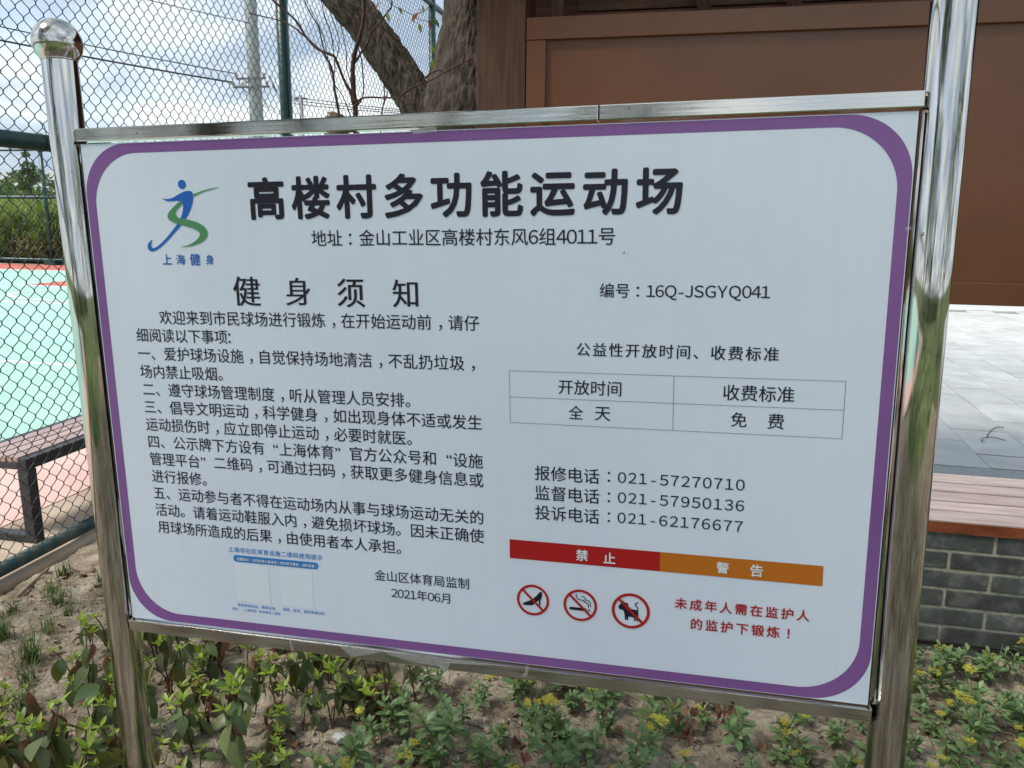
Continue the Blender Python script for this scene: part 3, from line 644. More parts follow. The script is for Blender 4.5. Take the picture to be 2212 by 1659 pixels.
tw = empty('loose_twig', (-1.45, 3.95, 1.97)); tag(tw, 'curving dark twig caught across the fork of the tree', 'twig')
for pts in ([(-1.69, 3.9, 1.925), (-1.642, 3.9, 1.975), (-1.532, 3.9, 1.975), (-1.451, 3.9, 1.971), (-1.432, 3.9, 1.955), (-1.41, 3.9, 1.94), (-1.37, 3.92, 1.95), (-1.33, 3.95, 1.99)], [(-1.477, 4.0, 1.995), (-1.415, 4.0, 2.034), (-1.338, 4.0, 2.057), (-1.24, 4.0, 2.101), (-1.122, 4.1, 2.182)], [(-1.36, 4.0, 2.05), (-1.33, 4.0, 2.09), (-1.27, 4.0, 2.115), (-1.24, 4, 2.10)]):
    b = MB(); P = catmull([(p[0] + 1.45, p[1] - 3.95, p[2] - 1.97) for p in pts], closed=False, n=4); b.tube(P, [.0055 * (1 - .6 * i / len(P)) for i in range(len(P))], n=6); b.build('stem', MT['barktwig'], tw)
st = MB()
V, F = barked([(0, 0, -.1), (0.02, 0, .8), (0, 0, 1.3), (-.02, .0, 1.78), (-.03, 0, 1.93)], [.09, .08, .075, .07, .05], 3, n=48, step=.03, amp=.008)
sto = empty('sawn_stump', (-1.90, 4.2, 0)); tag(sto, 'top of a sawn-off trunk left of the bare shrub', 'stump'); link('trunk', mesh('trunk', V, F, MT['cut'], smooth=True), sto)
b = MB(); b.tube([(-.03, 0, 1.925), (-.02, 0, 1.945)], [.05, .02], n=14); b.build('cut_face', MT['cut'], sto)

# maize field beyond the court
rm = random.Random(21)
def blades(rnd, V, F, x, y, h, nb, spread, w):
    for q in range(nb):
        a = rnd.uniform(0, 2 * pi); z0 = h * rnd.uniform(.1, .8); L = spread * rnd.uniform(.6, 1.2); k = len(V)
        for t in (0, .35, .7, 1):
            zz = z0 + h * .25 * sin(t * pi * .8); ww = w * (1 - t * .85); px = x + cos(a) * L * t; py = y + sin(a) * L * t
            V += [(px - sin(a) * ww, py + cos(a) * ww, zz), (px + sin(a) * ww, py - cos(a) * ww, zz)]
        F += [(k, k + 1, k + 3, k + 2), (k + 2, k + 3, k + 5, k + 4), (k + 4, k + 5, k + 7, k + 6)]
V = []; F = []; V2 = []; F2 = []
for i in range(2600):
    x = rm.uniform(-27, -12); y = 18.0 + rm.random() ** 1.6 * 9; h = rm.uniform(1.25, 1.75)
    blades(rm, V, F, x, y, h, 8, .5, .035)
    if y < 20 and rm.random() < .5: blades(rm, V2, F2, x, y - .2, h * .45, 4, .4, .03)
o = tag(empty('maize_field', (0, 0, 0)), 'green maize crop with dry lower leaves behind the far fence', 'maize field', kind='stuff')
link('green_leaves', mesh('maize', V, F, MT['corn']), o); link('dry_leaves', mesh('maize_dry', V2, F2, MT['corndry']), o)
slab('maize_field_soil', -60, -6, 17.7, 60, -.099, -.06, 'earth')

# far wood and the pointed tree above it
rw = random.Random(31)
lobs = [((rw.uniform(-75, -18), rw.uniform(48, 60), rw.uniform(.8, 3.2)), rw.uniform(1.4, 2.2)) for _ in range(90)]
V, F = leaf_cloud(rw, lobs, 26000, .30, .8); tag(link('far_wood', mesh('far_wood', V, F, MT['farleaf'])), 'long low wood of rounded trees along the horizon', 'wood', kind='stuff')
for k, (x, y, H, lab) in enumerate(((-45.2, 48, 5.6, 'pointed tree standing above the far wood, left of the sign post'), (-41.3, 48, 5.4, 'second pointed tree above the far wood, close to the sign post'))):
    tree('pointed_tree', lab, (x, y, 0), H, .12, [((0, 0, H * .62), .75), ((.1, 0, H * .76), .5), ((-.3, 0, H * .7), .3), ((.45, 0, H * .6), .35), ((0, 0, H * .9), .28), ((-.45, 0, H * .52), .4)], 1500, .12, 'farleaf', seed=k + 5, trunk_top=.9)
shed = empty('far_shed', (-57.5, 58, 0)); tag(shed, 'small pale grey farm shed at the edge of the far wood', 'shed')
b = MB(); b.box(-4.2, 1.3, -1.2, 1.2, -.1, 3.0); b.build('wall', MT['polec'], shed)
b = MB(); b.box(-4.4, 1.5, -1.4, 1.4, 3.0, 3.14); b.build('roof', MT['dark'], shed)

# unseen trees added behind the viewer: they shade the sign and show only as reflections in the steel and the brown panel
for k, (x, y, H, s, lo_) in enumerate(((-3.4, -2.6, 6.6, 2.3, .55), (-6.8, -6.5, 7.5, 2.6, .4), (-4.4, -10.5, 8.2, 2.9, .35), (9.5, -8.5, 9, 3.2, .3), (-12, -11, 9, 3.2, .3), (7.2, -1.6, 6.0, 2.0, .4)
        , (-9.0, -14, 8.5, 2.6, .25), (-1.6, -15.5, 7, 1.9, .3))):
    rk = random.Random(k)
    lobes = [((rk.uniform(-.7, .7) * s, rk.uniform(-.7, .7) * s, H * rk.uniform(lo_, .9)), s * rk.uniform(.35, .6)) for _ in range(9)]
    tree('reflection_tree', 'unseen leafy tree added behind the viewer for shade and reflections', (x, y, -.1), H, .16, lobes, 5200, .10, seed=40 + k, group='unseen trees added behind the viewer', trunk_top=.6)
V = []; F = []
rk = random.Random(77)
def hz(x): return 2.9 if x < -1.5 else 1.0  # unseen row added behind the viewer, height stepped to shape steel and panel reflections
V, F = leaf_cloud(rk, [((x * .9 - 13, -17 + rk.uniform(-.5, .5), hz(x * .9 - 13) * rk.uniform(.5, 1.15)), 1.4) for x in range(32)] + [((x * .9 - 13, -16.6, .5), 1.1) for x in range(32)], 22000, .12); tag(link('hedge', mesh('hedge', V, F, MT['crown'])), 'unseen green hedge added behind the viewer for its reflections', 'hedge')
slab('lawn', -2.49, 40, -40, -.49, -.099, .03, 'lawn')

# ------------------------------------------------------------------ the sign (own frame: x along the board, z up, y into the scene, origin at its top left corner)
sign = empty('notice_sign'); tag(sign, 'large white notice board with purple border on two polished steel posts', 'sign')
sign.matrix_world = Matrix(((0.999627, 0.015207, -0.022680, -1.05382), (-0.014863, 0.999773, 0.015278, 1.24183), (0.022907, -0.014935, 0.999626, 1.42 + 0.110205), (0, 0, 0, 1)))
BW, BH = 1.3505, 0.8985
def sbuild(b, name, mat, par=None): return b.build(name, MT[mat], par or sign)
for px in (-0.035, 1.3855):
    b = MB(); b.tube([(px, .0125, -1.66), (px, .0125, .1415), (px, .0125, .1435)], [.0292, .0292, .0282], n=72); po = sbuild(b, 'post', 'steel')
    # ball cap
    bm = bmesh.new(); bmesh.ops.create_uvsphere(bm, u_segments=48, v_segments=32, radius=.0405)
    me = bpy.data.meshes.new('ball_cap'); bm.to_mesh(me); bm.free(); me.materials.append(MT['steel']); me.polygons.foreach_set('use_smooth', [True] * len(me.polygons))
    bo = link('ball_cap', me, po, (px, .0125, .172))
    b = MB(); b.tube([(px, .0125, .1425), (px, .0125, .1455)], [.0300, .0300], n=48); b.build('collar', MT['steel'], po)
b = MB(); b.box(-0.0055, 0.912, -.004, .023, .0045, .0265, .0018); b.box(0.9128, 1.3565, -.004, .023, .0045, .0265, .0018); tr_ = sbuild(b, 'top_rail', 'steel_rail')
b = MB(); b.box(-0.0055, 1.3565, -.007, .020, -.9245, -.9015, .0022); br_ = sbuild(b, 'bottom_rail', 'steel_rail')
b = MB(); b.box(0, BW, 0.0, .004, -BH, 0.0); panel = sbuild(b, 'panel', 'white')
b = MB(); b.box(.02, BW - .02, .006, .016, -BH + .02, -.02, .001); sbuild(b, 'backing_frame', 'dark')
for xa in (BW + .0003, -.0022):
    b = MB(); b.box(xa, xa + .0019, 0.0002, .005, -BH, 0); sbuild(b, 'edge_shadow_strip', 'gap')  # dark strips painted in for the shadow line between panel and posts
# welds
for x, z in ((-.006, .004), (1.357, .004), (-.006, -.926), (1.357, -.926)):
    b = MB(); b.tube([(x, -.004, z), (x, .018, z)], .0022, n=6); sbuild(b, 'weld', 'dark')

def arc(cx, cz, r, a0, a1, n=24): return [(cx + r * cos(a0 + (a1 - a0) * i / n), cz + r * sin(a0 + (a1 - a0) * i / n)) for i in range(n + 1)]
def rrect(x0, x1, z0, z1, r):
    return arc(x1 - r, z1 - r, r, 0, pi / 2) + arc(x0 + r, z1 - r, r, pi / 2, pi) + arc(x0 + r, z0 + r, r, pi, 1.5 * pi) + arc(x1 - r, z0 + r, r, 1.5 * pi, 2 * pi)
def ring(P, Q, y):
    n = len(P); V = [(x, y, z) for x, z in P] + [(x, y, z) for x, z in Q]
    return V, [(i, (i + 1) % n, n + (i + 1) % n, n + i) for i in range(n)]
def flat(name, polys, y, mat):
    V = []; F = []
    for P in polys:
        k = len(V); V += [(x, y, z) for x, z in P]
        for t in tessellate_polygon([[Vector((x, z, 0)) for x, z in P]]): F.append(tuple(k + i for i in t))
    me = mesh(name, V, F, MT[mat]); bm = bmesh.new(); bm.from_mesh(me)
    for f in bm.faces:
        if f.normal.y > 0: f.normal_flip()
    bm.to_mesh(me); bm.free(); return link(name, me, panel)
V, F = ring(rrect(.0018, 1.3492, -.8975, -.0012, .088), rrect(.0195, 1.3312, -.8805, -.0175, .090), -.0003)
link('purple_border', mesh('purple_border', V, F, MT['purple']), panel)

LINES=[
  ('欢迎来到市民球场进行锻炼，在开始运动前，请仔',0.1261,0.7222,-0.3024,'body'), 
  ('细阅读以下事项:',0.0747,0.2667,-0.3351,'body'), 
  ('一、爱护球场设施，自觉保持场地清洁，不乱扔垃圾，',0.0745,0.7135,-0.3689,'body'), 
  ('场内禁止吸烟。',0.075,0.2446,-0.402,'body'), 
  ('二、遵守球场管理制度，听从管理人员安排。',0.077,0.5986,-0.4355,'body'), 
  ('三、倡导文明运动，科学健身，如出现身体不适或发生',0.0767,0.724,-0.4685,'body'), 
  ('运动损伤时，应立即停止运动，必要时就医。',0.0759,0.599,-0.5018,'body'), 
  ('四、公示牌下方设有“上海体育”官方公众号和“设施',0.0773,0.7244,-0.5348,'body'), 
  ('管理平台”二维码，可通过扫码，获取更多健身信息或',0.0766,0.7246,-0.5683,'body'), 
  ('进行报修。',0.0772,0.1932,-0.6018,'body'), 
  ('五、运动参与者不得在运动场内从事与球场运动无关的',0.0775,0.7235,-0.6348,'body'), 
  ('活动。请着运动鞋服入内，避免损坏球场。因未正确使',0.0777,0.7241,-0.6683,'body'), 
  ('用球场所造成的后果，由使用者本人承担。',0.0792,0.572,-0.7026,'body'), 
  ('上海市社区体育设施二维码使用提示',0.2271,0.4191,-0.7351,'bluesong'), 
  ('温馨提示：扫码前请认真查看二维码是否覆盖，谨防假冒！',0.2439,0.4062,-0.753,'whitepill'), 
  ('更多申城运动、赛事咨询',0.2374,0.3157,-0.8462,'bluecap'), 
  ('请扫：“上海体育”政务微信二维码',0.2246,0.3259,-0.8555,'bluecap'), 
  ('报修、投诉、建议等请扫码',0.3318,0.4167,-0.8452,'bluecap'), 
  ('金山区体育局监制',0.5194,0.6956,-0.7582,'body'), 
  ('2021年06月',0.55,0.6602,-0.7895,'body'), 
  ('高楼村多功能运动场',0.3217,1.0385,-0.099,'title'), 
  ('地址：金山工业区高楼村东风6组4011号',0.4337,0.9398,-0.1648,'body'), 
  ('健',0.2792,0.3317,-0.2541,'song'), 
  ('身',0.3792,0.4259,-0.254,'song'), 
  ('须',0.4746,0.5249,-0.2555,'song'), 
  ('知',0.5742,0.619,-0.2553,'song'), 
  ('编号：16Q-JSGYQ041',0.9172,1.1697,-0.2487,'body'), 
  ('公益性开放时间、收费标准',0.8816,1.1869,-0.3405,'songs'), 
  ('开放时间',0.8525,0.9533,-0.4022,'body'), 
  ('收费标准',1.1086,1.2123,-0.4014,'body'), 
  ('全',0.8693,0.8931,-0.4434,'body'), 
  ('天',0.9118,0.9369,-0.4439,'body'), 
  ('免',1.1218,1.1452,-0.4434,'body'), 
  ('费',1.1758,1.1997,-0.4436,'body'), 
  ('报修电话',0.813,0.9202,-0.5487,'body'), 
  ('：',0.934,0.9377,-0.5481,'colon'), 
  ('021-57270710',0.9502,1.1471,-0.5478,'phone'), 
  ('监督电话',0.8134,0.9206,-0.5828,'body'), 
  ('：',0.9345,0.9382,-0.5827,'colon'), 
  ('021-57950136',0.9507,1.1477,-0.5817,'phone'), 
  ('投诉电话',0.8135,0.921,-0.6174,'body'), 
  ('：',0.9349,0.9387,-0.6168,'colon'), 
  ('021-62176677',0.9508,1.1474,-0.6161,'phone'), 
  ('禁',0.8831,0.9033,-0.6868,'whiteb'), 
  ('止',0.9285,0.9486,-0.6876,'whiteb'), 
  ('警',1.1098,1.1293,-0.6875,'whiteb'), 
  ('告',1.1618,1.1816,-0.6875,'whiteb'), 
  ('未成年人需在监护人',1.0467,1.2552,-0.7561,'redb'), 
  ('的监护下锻炼！',1.0733,1.2269,-0.7896,'redb'), 
  ('上',0.1438,0.1629,-0.1994,'blueb'), 
  ('海',0.1718,0.1896,-0.1997,'blueb'), 
  ('健',0.1989,0.2197,-0.1998,'blueb'), 
  ('身',0.2302,0.2462,-0.1999,'blueb'), 
]
PILL = [(0.2362, -0.7526), (0.4099, -0.7519), (0.3205, -0.7457), (0.3195, -0.7585)]
TABLE = [(0.7718, -0.3787), (1.283, -0.3781), (0.7719, -0.4221), (1.2828, -0.4219), (0.7723, -0.4651), (1.2831, -0.4657), (1.034, -0.3783), (1.0347, -0.465)]
BAND = [(0.7688, -0.6691), (0.7691, -0.7032), (1.0203, -0.6697), (1.0212, -0.7031), (1.2701, -0.6707), (1.2707, -0.704)]
CIR = [(0.7809, -0.7794), (0.8373, -0.7734), (0.8095, -0.748), (0.8093, -0.8044), (0.8621, -0.7801), (0.9193, -0.7739), (0.8906, -0.7487), (0.8911, -0.8057), (0.9437, -0.7816), (1.0068, -0.7746), (0.9748, -0.7469), (0.9761, -0.8092)]
HEAD = [(0.1887, -0.0721), (0.204, -0.0724), (0.1971, -0.0648), (0.1956, -0.0799)]
BODY = [(0.1548, -0.0944), (0.1605, -0.096), (0.1693, -0.0959), (0.1783, -0.0933), (0.1904, -0.0876), (0.2009, -0.0839), (0.2096, -0.0835), (0.2144, -0.0851), (0.2163, -0.0909), (0.2147, -0.1014), (0.2094, -0.1136), (0.2026, -0.1247), (0.196, -0.1321), (0.1881, -0.1407), (0.1717, -0.1557), (0.1555, -0.1695), (0.1411, -0.1796), (0.1316, -0.1844), (0.124, -0.1859), (0.1183, -0.1831), (0.1164, -0.1776), (0.1184, -0.1718), (0.123, -0.1678), (0.1277, -0.1657), (0.1248, -0.1706), (0.1237, -0.175), (0.1255, -0.1789), (0.1291, -0.1798), (0.1385, -0.1757), (0.153, -0.165), (0.1661, -0.1531), (0.1792, -0.14), (0.1876, -0.1295), (0.1928, -0.1183), (0.1948, -0.1097), (0.1939, -0.1035), (0.1891, -0.1002), (0.1805, -0.0998), (0.1702, -0.1004), (0.1616, -0.0992)]
SW = [(0.1898, -0.1009), (0.1938, -0.1045), (0.1866, -0.1108), (0.1805, -0.1163), (0.1787, -0.1219), (0.182, -0.1269), (0.189, -0.1295), (0.2061, -0.1324), (0.2201, -0.1367), (0.2311, -0.1424), (0.2369, -0.1487), (0.2383, -0.1555), (0.2356, -0.1624), (0.227, -0.1692), (0.212, -0.1748), (0.1972, -0.1775), (0.1818, -0.1785), (0.196, -0.1755), (0.2081, -0.171), (0.2174, -0.1648), (0.2225, -0.1592), (0.2227, -0.1548), (0.2188, -0.1504), (0.2091, -0.1459), (0.195, -0.1421), (0.1808, -0.1388), (0.1696, -0.1343), (0.1641, -0.1305), (0.1626, -0.1254), (0.1644, -0.1205), (0.1718, -0.1131), (0.1813, -0.1058)]
ARM = [(0.2167, -0.0897), (0.2294, -0.0854), (0.2426, -0.082), (0.2569, -0.0795), (0.2695, -0.0783), (0.2568, -0.0813), (0.2423, -0.0845), (0.2291, -0.0884), (0.2167, -0.0928)]
SHOE = [(0.7901, -0.7861), (0.7945, -0.7814), (0.8018, -0.7786), (0.8086, -0.7742), (0.8145, -0.7687), (0.8207, -0.7604), (0.8248, -0.76), (0.8253, -0.7676), (0.8221, -0.7764), (0.8223, -0.7844), (0.8196, -0.7847), (0.8194, -0.7753), (0.8145, -0.7801), (0.8085, -0.7859), (0.7977, -0.787)]
CIG = [(0.8727, -0.7815), (0.8727, -0.7866), (0.9012, -0.7871), (0.9014, -0.7817)]
CIG2 = [(0.9037, -0.782), (0.9035, -0.7871), (0.9048, -0.7873), (0.905, -0.7822), (0.9066, -0.7823), (0.9064, -0.7871), (0.9077, -0.7872), (0.9079, -0.7821)]
SMOKE1 = [(0.8836, -0.7578), (0.8847, -0.7633), (0.8889, -0.7668), (0.8952, -0.7678), (0.8989, -0.771), (0.9036, -0.7725), (0.9048, -0.7797)]
SMOKE2 = [(0.8926, -0.7616), (0.8962, -0.761), (0.8994, -0.764), (0.8989, -0.7669), (0.9041, -0.7671), (0.9073, -0.7699), (0.9081, -0.7785)]
CAT = [(0.9559, -0.7699), (0.9589, -0.766), (0.9614, -0.7644), (0.9629, -0.7612), (0.965, -0.7637), (0.9701, -0.7648), (0.9717, -0.7707), (0.9764, -0.7747), (0.9828, -0.7753), (0.9861, -0.7753), (0.9877, -0.7781), (0.9879, -0.7906), (0.9878, -0.7951), (0.9852, -0.7953), (0.9846, -0.791), (0.9838, -0.7883), (0.9835, -0.7955), (0.9814, -0.7955), (0.9808, -0.7892), (0.9716, -0.7885), (0.9712, -0.7953), (0.9692, -0.7955), (0.9688, -0.7888), (0.9681, -0.7951), (0.9661, -0.7953), (0.9654, -0.7875), (0.9643, -0.7807), (0.9616, -0.7774), (0.957, -0.7773), (0.9549, -0.7737)]
TAIL = [(0.9861, -0.7769), (0.9871, -0.7727), (0.9849, -0.7693), (0.9829, -0.7668), (0.9838, -0.7639), (0.9876, -0.7618)]

# glyphs come from Blender's built-in font
GC = {}
def full(ch):
    o = ord(ch)
    return chr(o + 0xFEE0) if 33 <= o <= 126 else ch
def glyph(ch, off):
    k = (ch, off)
    if k not in GC:
        c = bpy.data.curves.new('glyph', 'FONT'); c.body = ch; c.offset = off; c.resolution_u = 4
        o = bpy.data.objects.new('glyph', c); COL.objects.link(o); bpy.context.view_layer.update()
        m = o.evaluated_get(bpy.context.evaluated_depsgraph_get()).to_mesh()
        GC[k] = ([(v.co.x, v.co.y) for v in m.vertices], [tuple(p.vertices) for p in m.polygons])
        bpy.data.objects.remove(o); bpy.data.curves.remove(c)
    return GC[k]
def octo(r): return [(0, 0)] + [(r * cos(k * pi / 4), r * sin(k * pi / 4)) for k in range(8)]
def wide(r): return [(-r, 0), (-r / 2, 0), (0, 0), (r / 2, 0), (r, 0)]
ONE = [(0, 0)]
# style: ink, strokes laid side by side (weight), letter spacing, height factor
TWO = [(-.0055, -.004), (.0055, .004)]
STY = {'body': ('ink', TWO, 1.0, 1.0), 'title': ('ink', octo(.027), 1.13, 1.0), 'song': ('ink', wide(.013), 1.0, 1.0), 'songs': ('ink', wide(.011), 1.10, 1.0),
       'bluesong': ('sky_blue', wide(.012), 1.05, 1.0), 'whitepill': ('paper', octo(.012), 1.02, 1.0), 'bluecap': ('sky_blue', TWO, 1.0, 1.0),
       'colon': ('ink', ONE, 1.0, 1.0), 'phone': ('ink', TWO, 1.0, 1.0), 'whiteb': ('paper', octo(.02), 1, 1.0), 'redb': ('red', octo(.018), 1.16, 1.0), 'blueb': ('blue', octo(.014), 1, 1.0)}
NAME = {'title': 'title_lettering', 'song': 'heading_lettering', 'songs': 'heading_lettering', 'whitepill': 'white_lettering', 'whiteb': 'white_lettering', 'redb': 'red_lettering', 'blueb': 'blue_lettering', 'bluesong': 'blue_lettering', 'bluecap': 'blue_lettering'}
def lay(text, u0, u1, vc, sty):
    mat, fat, track, hs = STY[sty]; offs = 0
    V = []; F = []; pen = 0.0
    for ch in text:
        cjk = ord(ch) > 0x2E7F or ch in '“”'
        if ch in '“”':
            G = glyph(ch, offs); gx = [v[0] for v in G[0]]
            dx = pen + (0.95 - max(gx) if ch == '“' else 0.05 - min(gx)); adv = 1.0
        elif cjk:
            G = glyph(ch, offs); dx = pen + (0.30 if ch == '，' else .22 if ch == '：' else .2 if ch == '！' else 0); adv = 1.0
        elif ch == '-':
            G = glyph(ch, offs); G = ([(x * 1.25, y * .8 + .07) for x, y in G[0]], G[1]); adv = .70 if sty == 'phone' else .42; dx = pen + adv / 2 - .2
        else:
            G = glyph(full(ch), offs); gx = [v[0] for v in G[0]]; w = max(gx) - min(gx)
            if sty == 'phone': adv = .70; dx = pen + (adv - w) / 2 - min(gx)
            elif ch.isdigit(): adv = .56; dx = pen + (adv - w) / 2 - min(gx)
            else: adv = w + .10; dx = pen + .05 - min(gx)
        for c, (fx, fy) in enumerate(fat):
            k = len(V); V += [(x + dx + fx, y + fy, c) for x, y in G[0]]; F += [tuple(i + k for i in f) for f in G[1]]
        pen += adv * track
    xs_ = [v[0] for v in V]; ys_ = [v[1] for v in V]; s = (u1 - u0) / (max(xs_) - min(xs_)); ym = (max(ys_) + min(ys_)) / 2
    if sty == 'colon': s = 0.0265
    if '“' in text or '”' in text or '，' in text: pass
    cx_ = (max(xs_) + min(xs_)) / 2; uc = (u0 + u1) / 2
    yl = -.0010 if mat == 'paper' else -.0006
    V = [(uc + (x - cx_) * s, yl - .00003 * c, vc + (y - ym) * s * hs) for x, y, c in V]
    me = mesh('lettering', V, F, MT[mat])
    bm = bmesh.new(); bm.from_mesh(me)
    for f in bm.faces:
        if f.normal.y > 0: f.normal_flip()
    bm.to_mesh(me); bm.free()
    return link(NAME.get(sty, 'lettering'), me, panel)
for l in LINES: lay(*l)

# emblem
flat('emblem_figure', [catmull(BODY, n=3)], -.0006, 'blue')
cxh = sum(p[0] for p in HEAD) / 4; czh = sum(p[1] for p in HEAD) / 4
flat('emblem_head', [arc(cxh, czh, .0077, 0, 2 * pi * 31 / 32, 31)], -.0006, 'blue')
flat('emblem_swoosh', [catmull(SW, n=3), catmull(ARM, n=3)], -.0009, 'green')
flat('blue_pill', [rrect(.2362, .4100, -.7590, -.7458, .0062)], -.0005, 'sky_blue')
flat('blank_patch', [[(.2385, -.7635), (.3075, -.7635), (.3075, -.8385), (.2385, -.8385)]], -.0004, 'patch')
flat('blank_patch', [[(.3300, -.7635), (.3960, -.7635), (.3960, -.8385), (.3300, -.8385)]], -.0004, 'patch')
flat('red_band', [[(.7690, -.6693), (1.0207, -.6698), (1.0211, -.7032), (.7691, -.7032)]], -.0006, 'red')
flat('orange_band', [[(1.0207, -.6698), (1.2702, -.6706), (1.2706, -.7040), (1.0211, -.7032)]], -.0006, 'orange')
lw = .00065
def bar(x0, z0, x1, z1, w=lw):
    d = Vector((x1 - x0, z1 - z0)).normalized(); n_ = Vector((-d.y, d.x)) * w * .5
    return [(x0 + n_.x, z0 + n_.y), (x1 + n_.x, z1 + n_.y), (x1 - n_.x, z1 - n_.y), (x0 - n_.x, z0 - n_.y)]
MT['greyline'] = plain('sign_grey_line', (0.10, 0.13, 0.15), 0.32)
flat('table_lines', [bar(.7718, -.3787, 1.2830, -.3781), bar(.7719, -.4221, 1.2828, -.4219), bar(.7723, -.4651, 1.2831, -.4657)], -.0006, 'greyline')
flat('table_lines', [bar(.7718, -.3787, .7723, -.4651), bar(1.2830, -.3781, 1.2831, -.4657), bar(1.034, -.3783, 1.0347, -.4650)], -.00065, 'greyline')
def ban(cx, cz, r, name='prohibition_ring'):
    V, F = ring(arc(cx, cz, r, 0, 2 * pi * 63 / 64, 63), arc(cx, cz, r * .845, 0, 2 * pi * 63 / 64, 63), -.0010)
    link(name, mesh(name, V, F, MT['red']), panel)
    q = r * .88 * .7071; flat('prohibition_bar', [bar(cx - q, cz + q, cx + q, cz - q, r * .145)], -.0012, 'red')
ban(.8092, -.7762, .0282); ban(.8907, -.7772, .0286); ban(.9753, -.7781, .0315)
flat('shoe_symbol', [SHOE], -.0007, 'ink'); flat('cigarette_symbol', [CIG, CIG2[:4], CIG2[4:]], -.0007, 'ink')
flat('cat_symbol', [CAT], -.0007, 'ink')
def ribbon(pts, w, name):
    P = catmull(pts, closed=False, n=5); V = []; F = []
    for i, p in enumerate(P):
        a = Vector(P[max(i - 1, 0)]); c = Vector(P[min(i + 1, len(P) - 1)]); d = (c - a).normalized(); n_ = Vector((-d.y, d.x)) * w * .5
        V += [(p[0] + n_.x, -.00075, p[1] + n_.y), (p[0] - n_.x, -.00075, p[1] - n_.y)]
    for i in range(len(P) - 1): F.append((2 * i, 2 * i + 1, 2 * i + 3, 2 * i + 2))
    link(name, mesh(name, V, F, MT['ink']), panel)
ribbon(SMOKE1, .0017, 'smoke_symbol'); ribbon(SMOKE2, .0014, 'smoke_symbol'); ribbon(TAIL, .0018, 'cat_symbol')
# chips and specks on the vinyl
flat('scuff', [[(.953, -.1895), (.9555, -.1885), (.9545, -.1905), (.9522, -.1925)], [(.9585, -.1915), (.9600, -.1908), (.9598, -.1925)]], -.0006, 'ink')
rs = random.Random(8)
flat('speck', [[(x, z), (x + rs.uniform(.0006, .0018), z + rs.uniform(-.0004, .0004)), (x + .0008, z - rs.uniform(.0004, .0010))] for x, z in [(rs.uniform(.03, 1.32), rs.uniform(-.87, -.03)) for _ in range(34)]], -.00055, 'greyline')
# torn clear film left along the lower rail, the top rail and the right edge
def film(pts, par=None, y=-.0078):
    V = [(x, y - rs.uniform(0, .0012), z) for x, z in pts]; k = len(V); cx = sum(v[0] for v in V) / k; cz = sum(v[2] for v in V) / k
    V.append((cx, y - .001, cz)); F = [(i, (i + 1) % k, k) for i in range(k)]
    link('film_scrap', mesh('film_scrap', V, F, MT['tape']), par or br_)
def raggedstrip(x0, x1, z0, z1, n, rag=.003):
    return [(x0 + (x1 - x0) * i / n, z1 + rs.uniform(-rag, rag)) for i in range(n + 1)] + [(x1 - (x1 - x0) * i / n, z0 + rs.uniform(-rag, rag)) for i in range(n + 1)]
film([(.345, -.898), (.350, -.900), (.349, -.912), (.353, -.920), (.350, -.926), (.347, -.918), (.346, -.908)])
film([(.444, -.900), (.500, -.902), (.53, -.904), (.50, -.913), (.470, -.921), (.455, -.909)])
film([(.530, -.899), (.60, -.900), (.66, -.901), (.73, -.9022), (.735, -.9045), (.66, -.907), (.655, -.923), (.650, -.932), (.646, -.920), (.58, -.915), (.545, -.908)])
film([(.797, -.896), (.803, -.896), (.802, -.908), (.799, -.917), (.790, -.9175), (.796, -.913)])
film(raggedstrip(1.215, 1.223, -.905, -.900, 3, .001)); film(raggedstrip(1.345, 1.353, -.160, -.156, 3, .0015), tr_, -.002)
film(raggedstrip(.62, .66, -.0045, .0045, 7, .0015), tr_, -.0045)
film([(.0, -.65), (.004, -.66), (.0035, -.70), (.0055, -.76), (.001, -.765), (-.003, -.72), (-.002, -.68)], tr_, -.003)

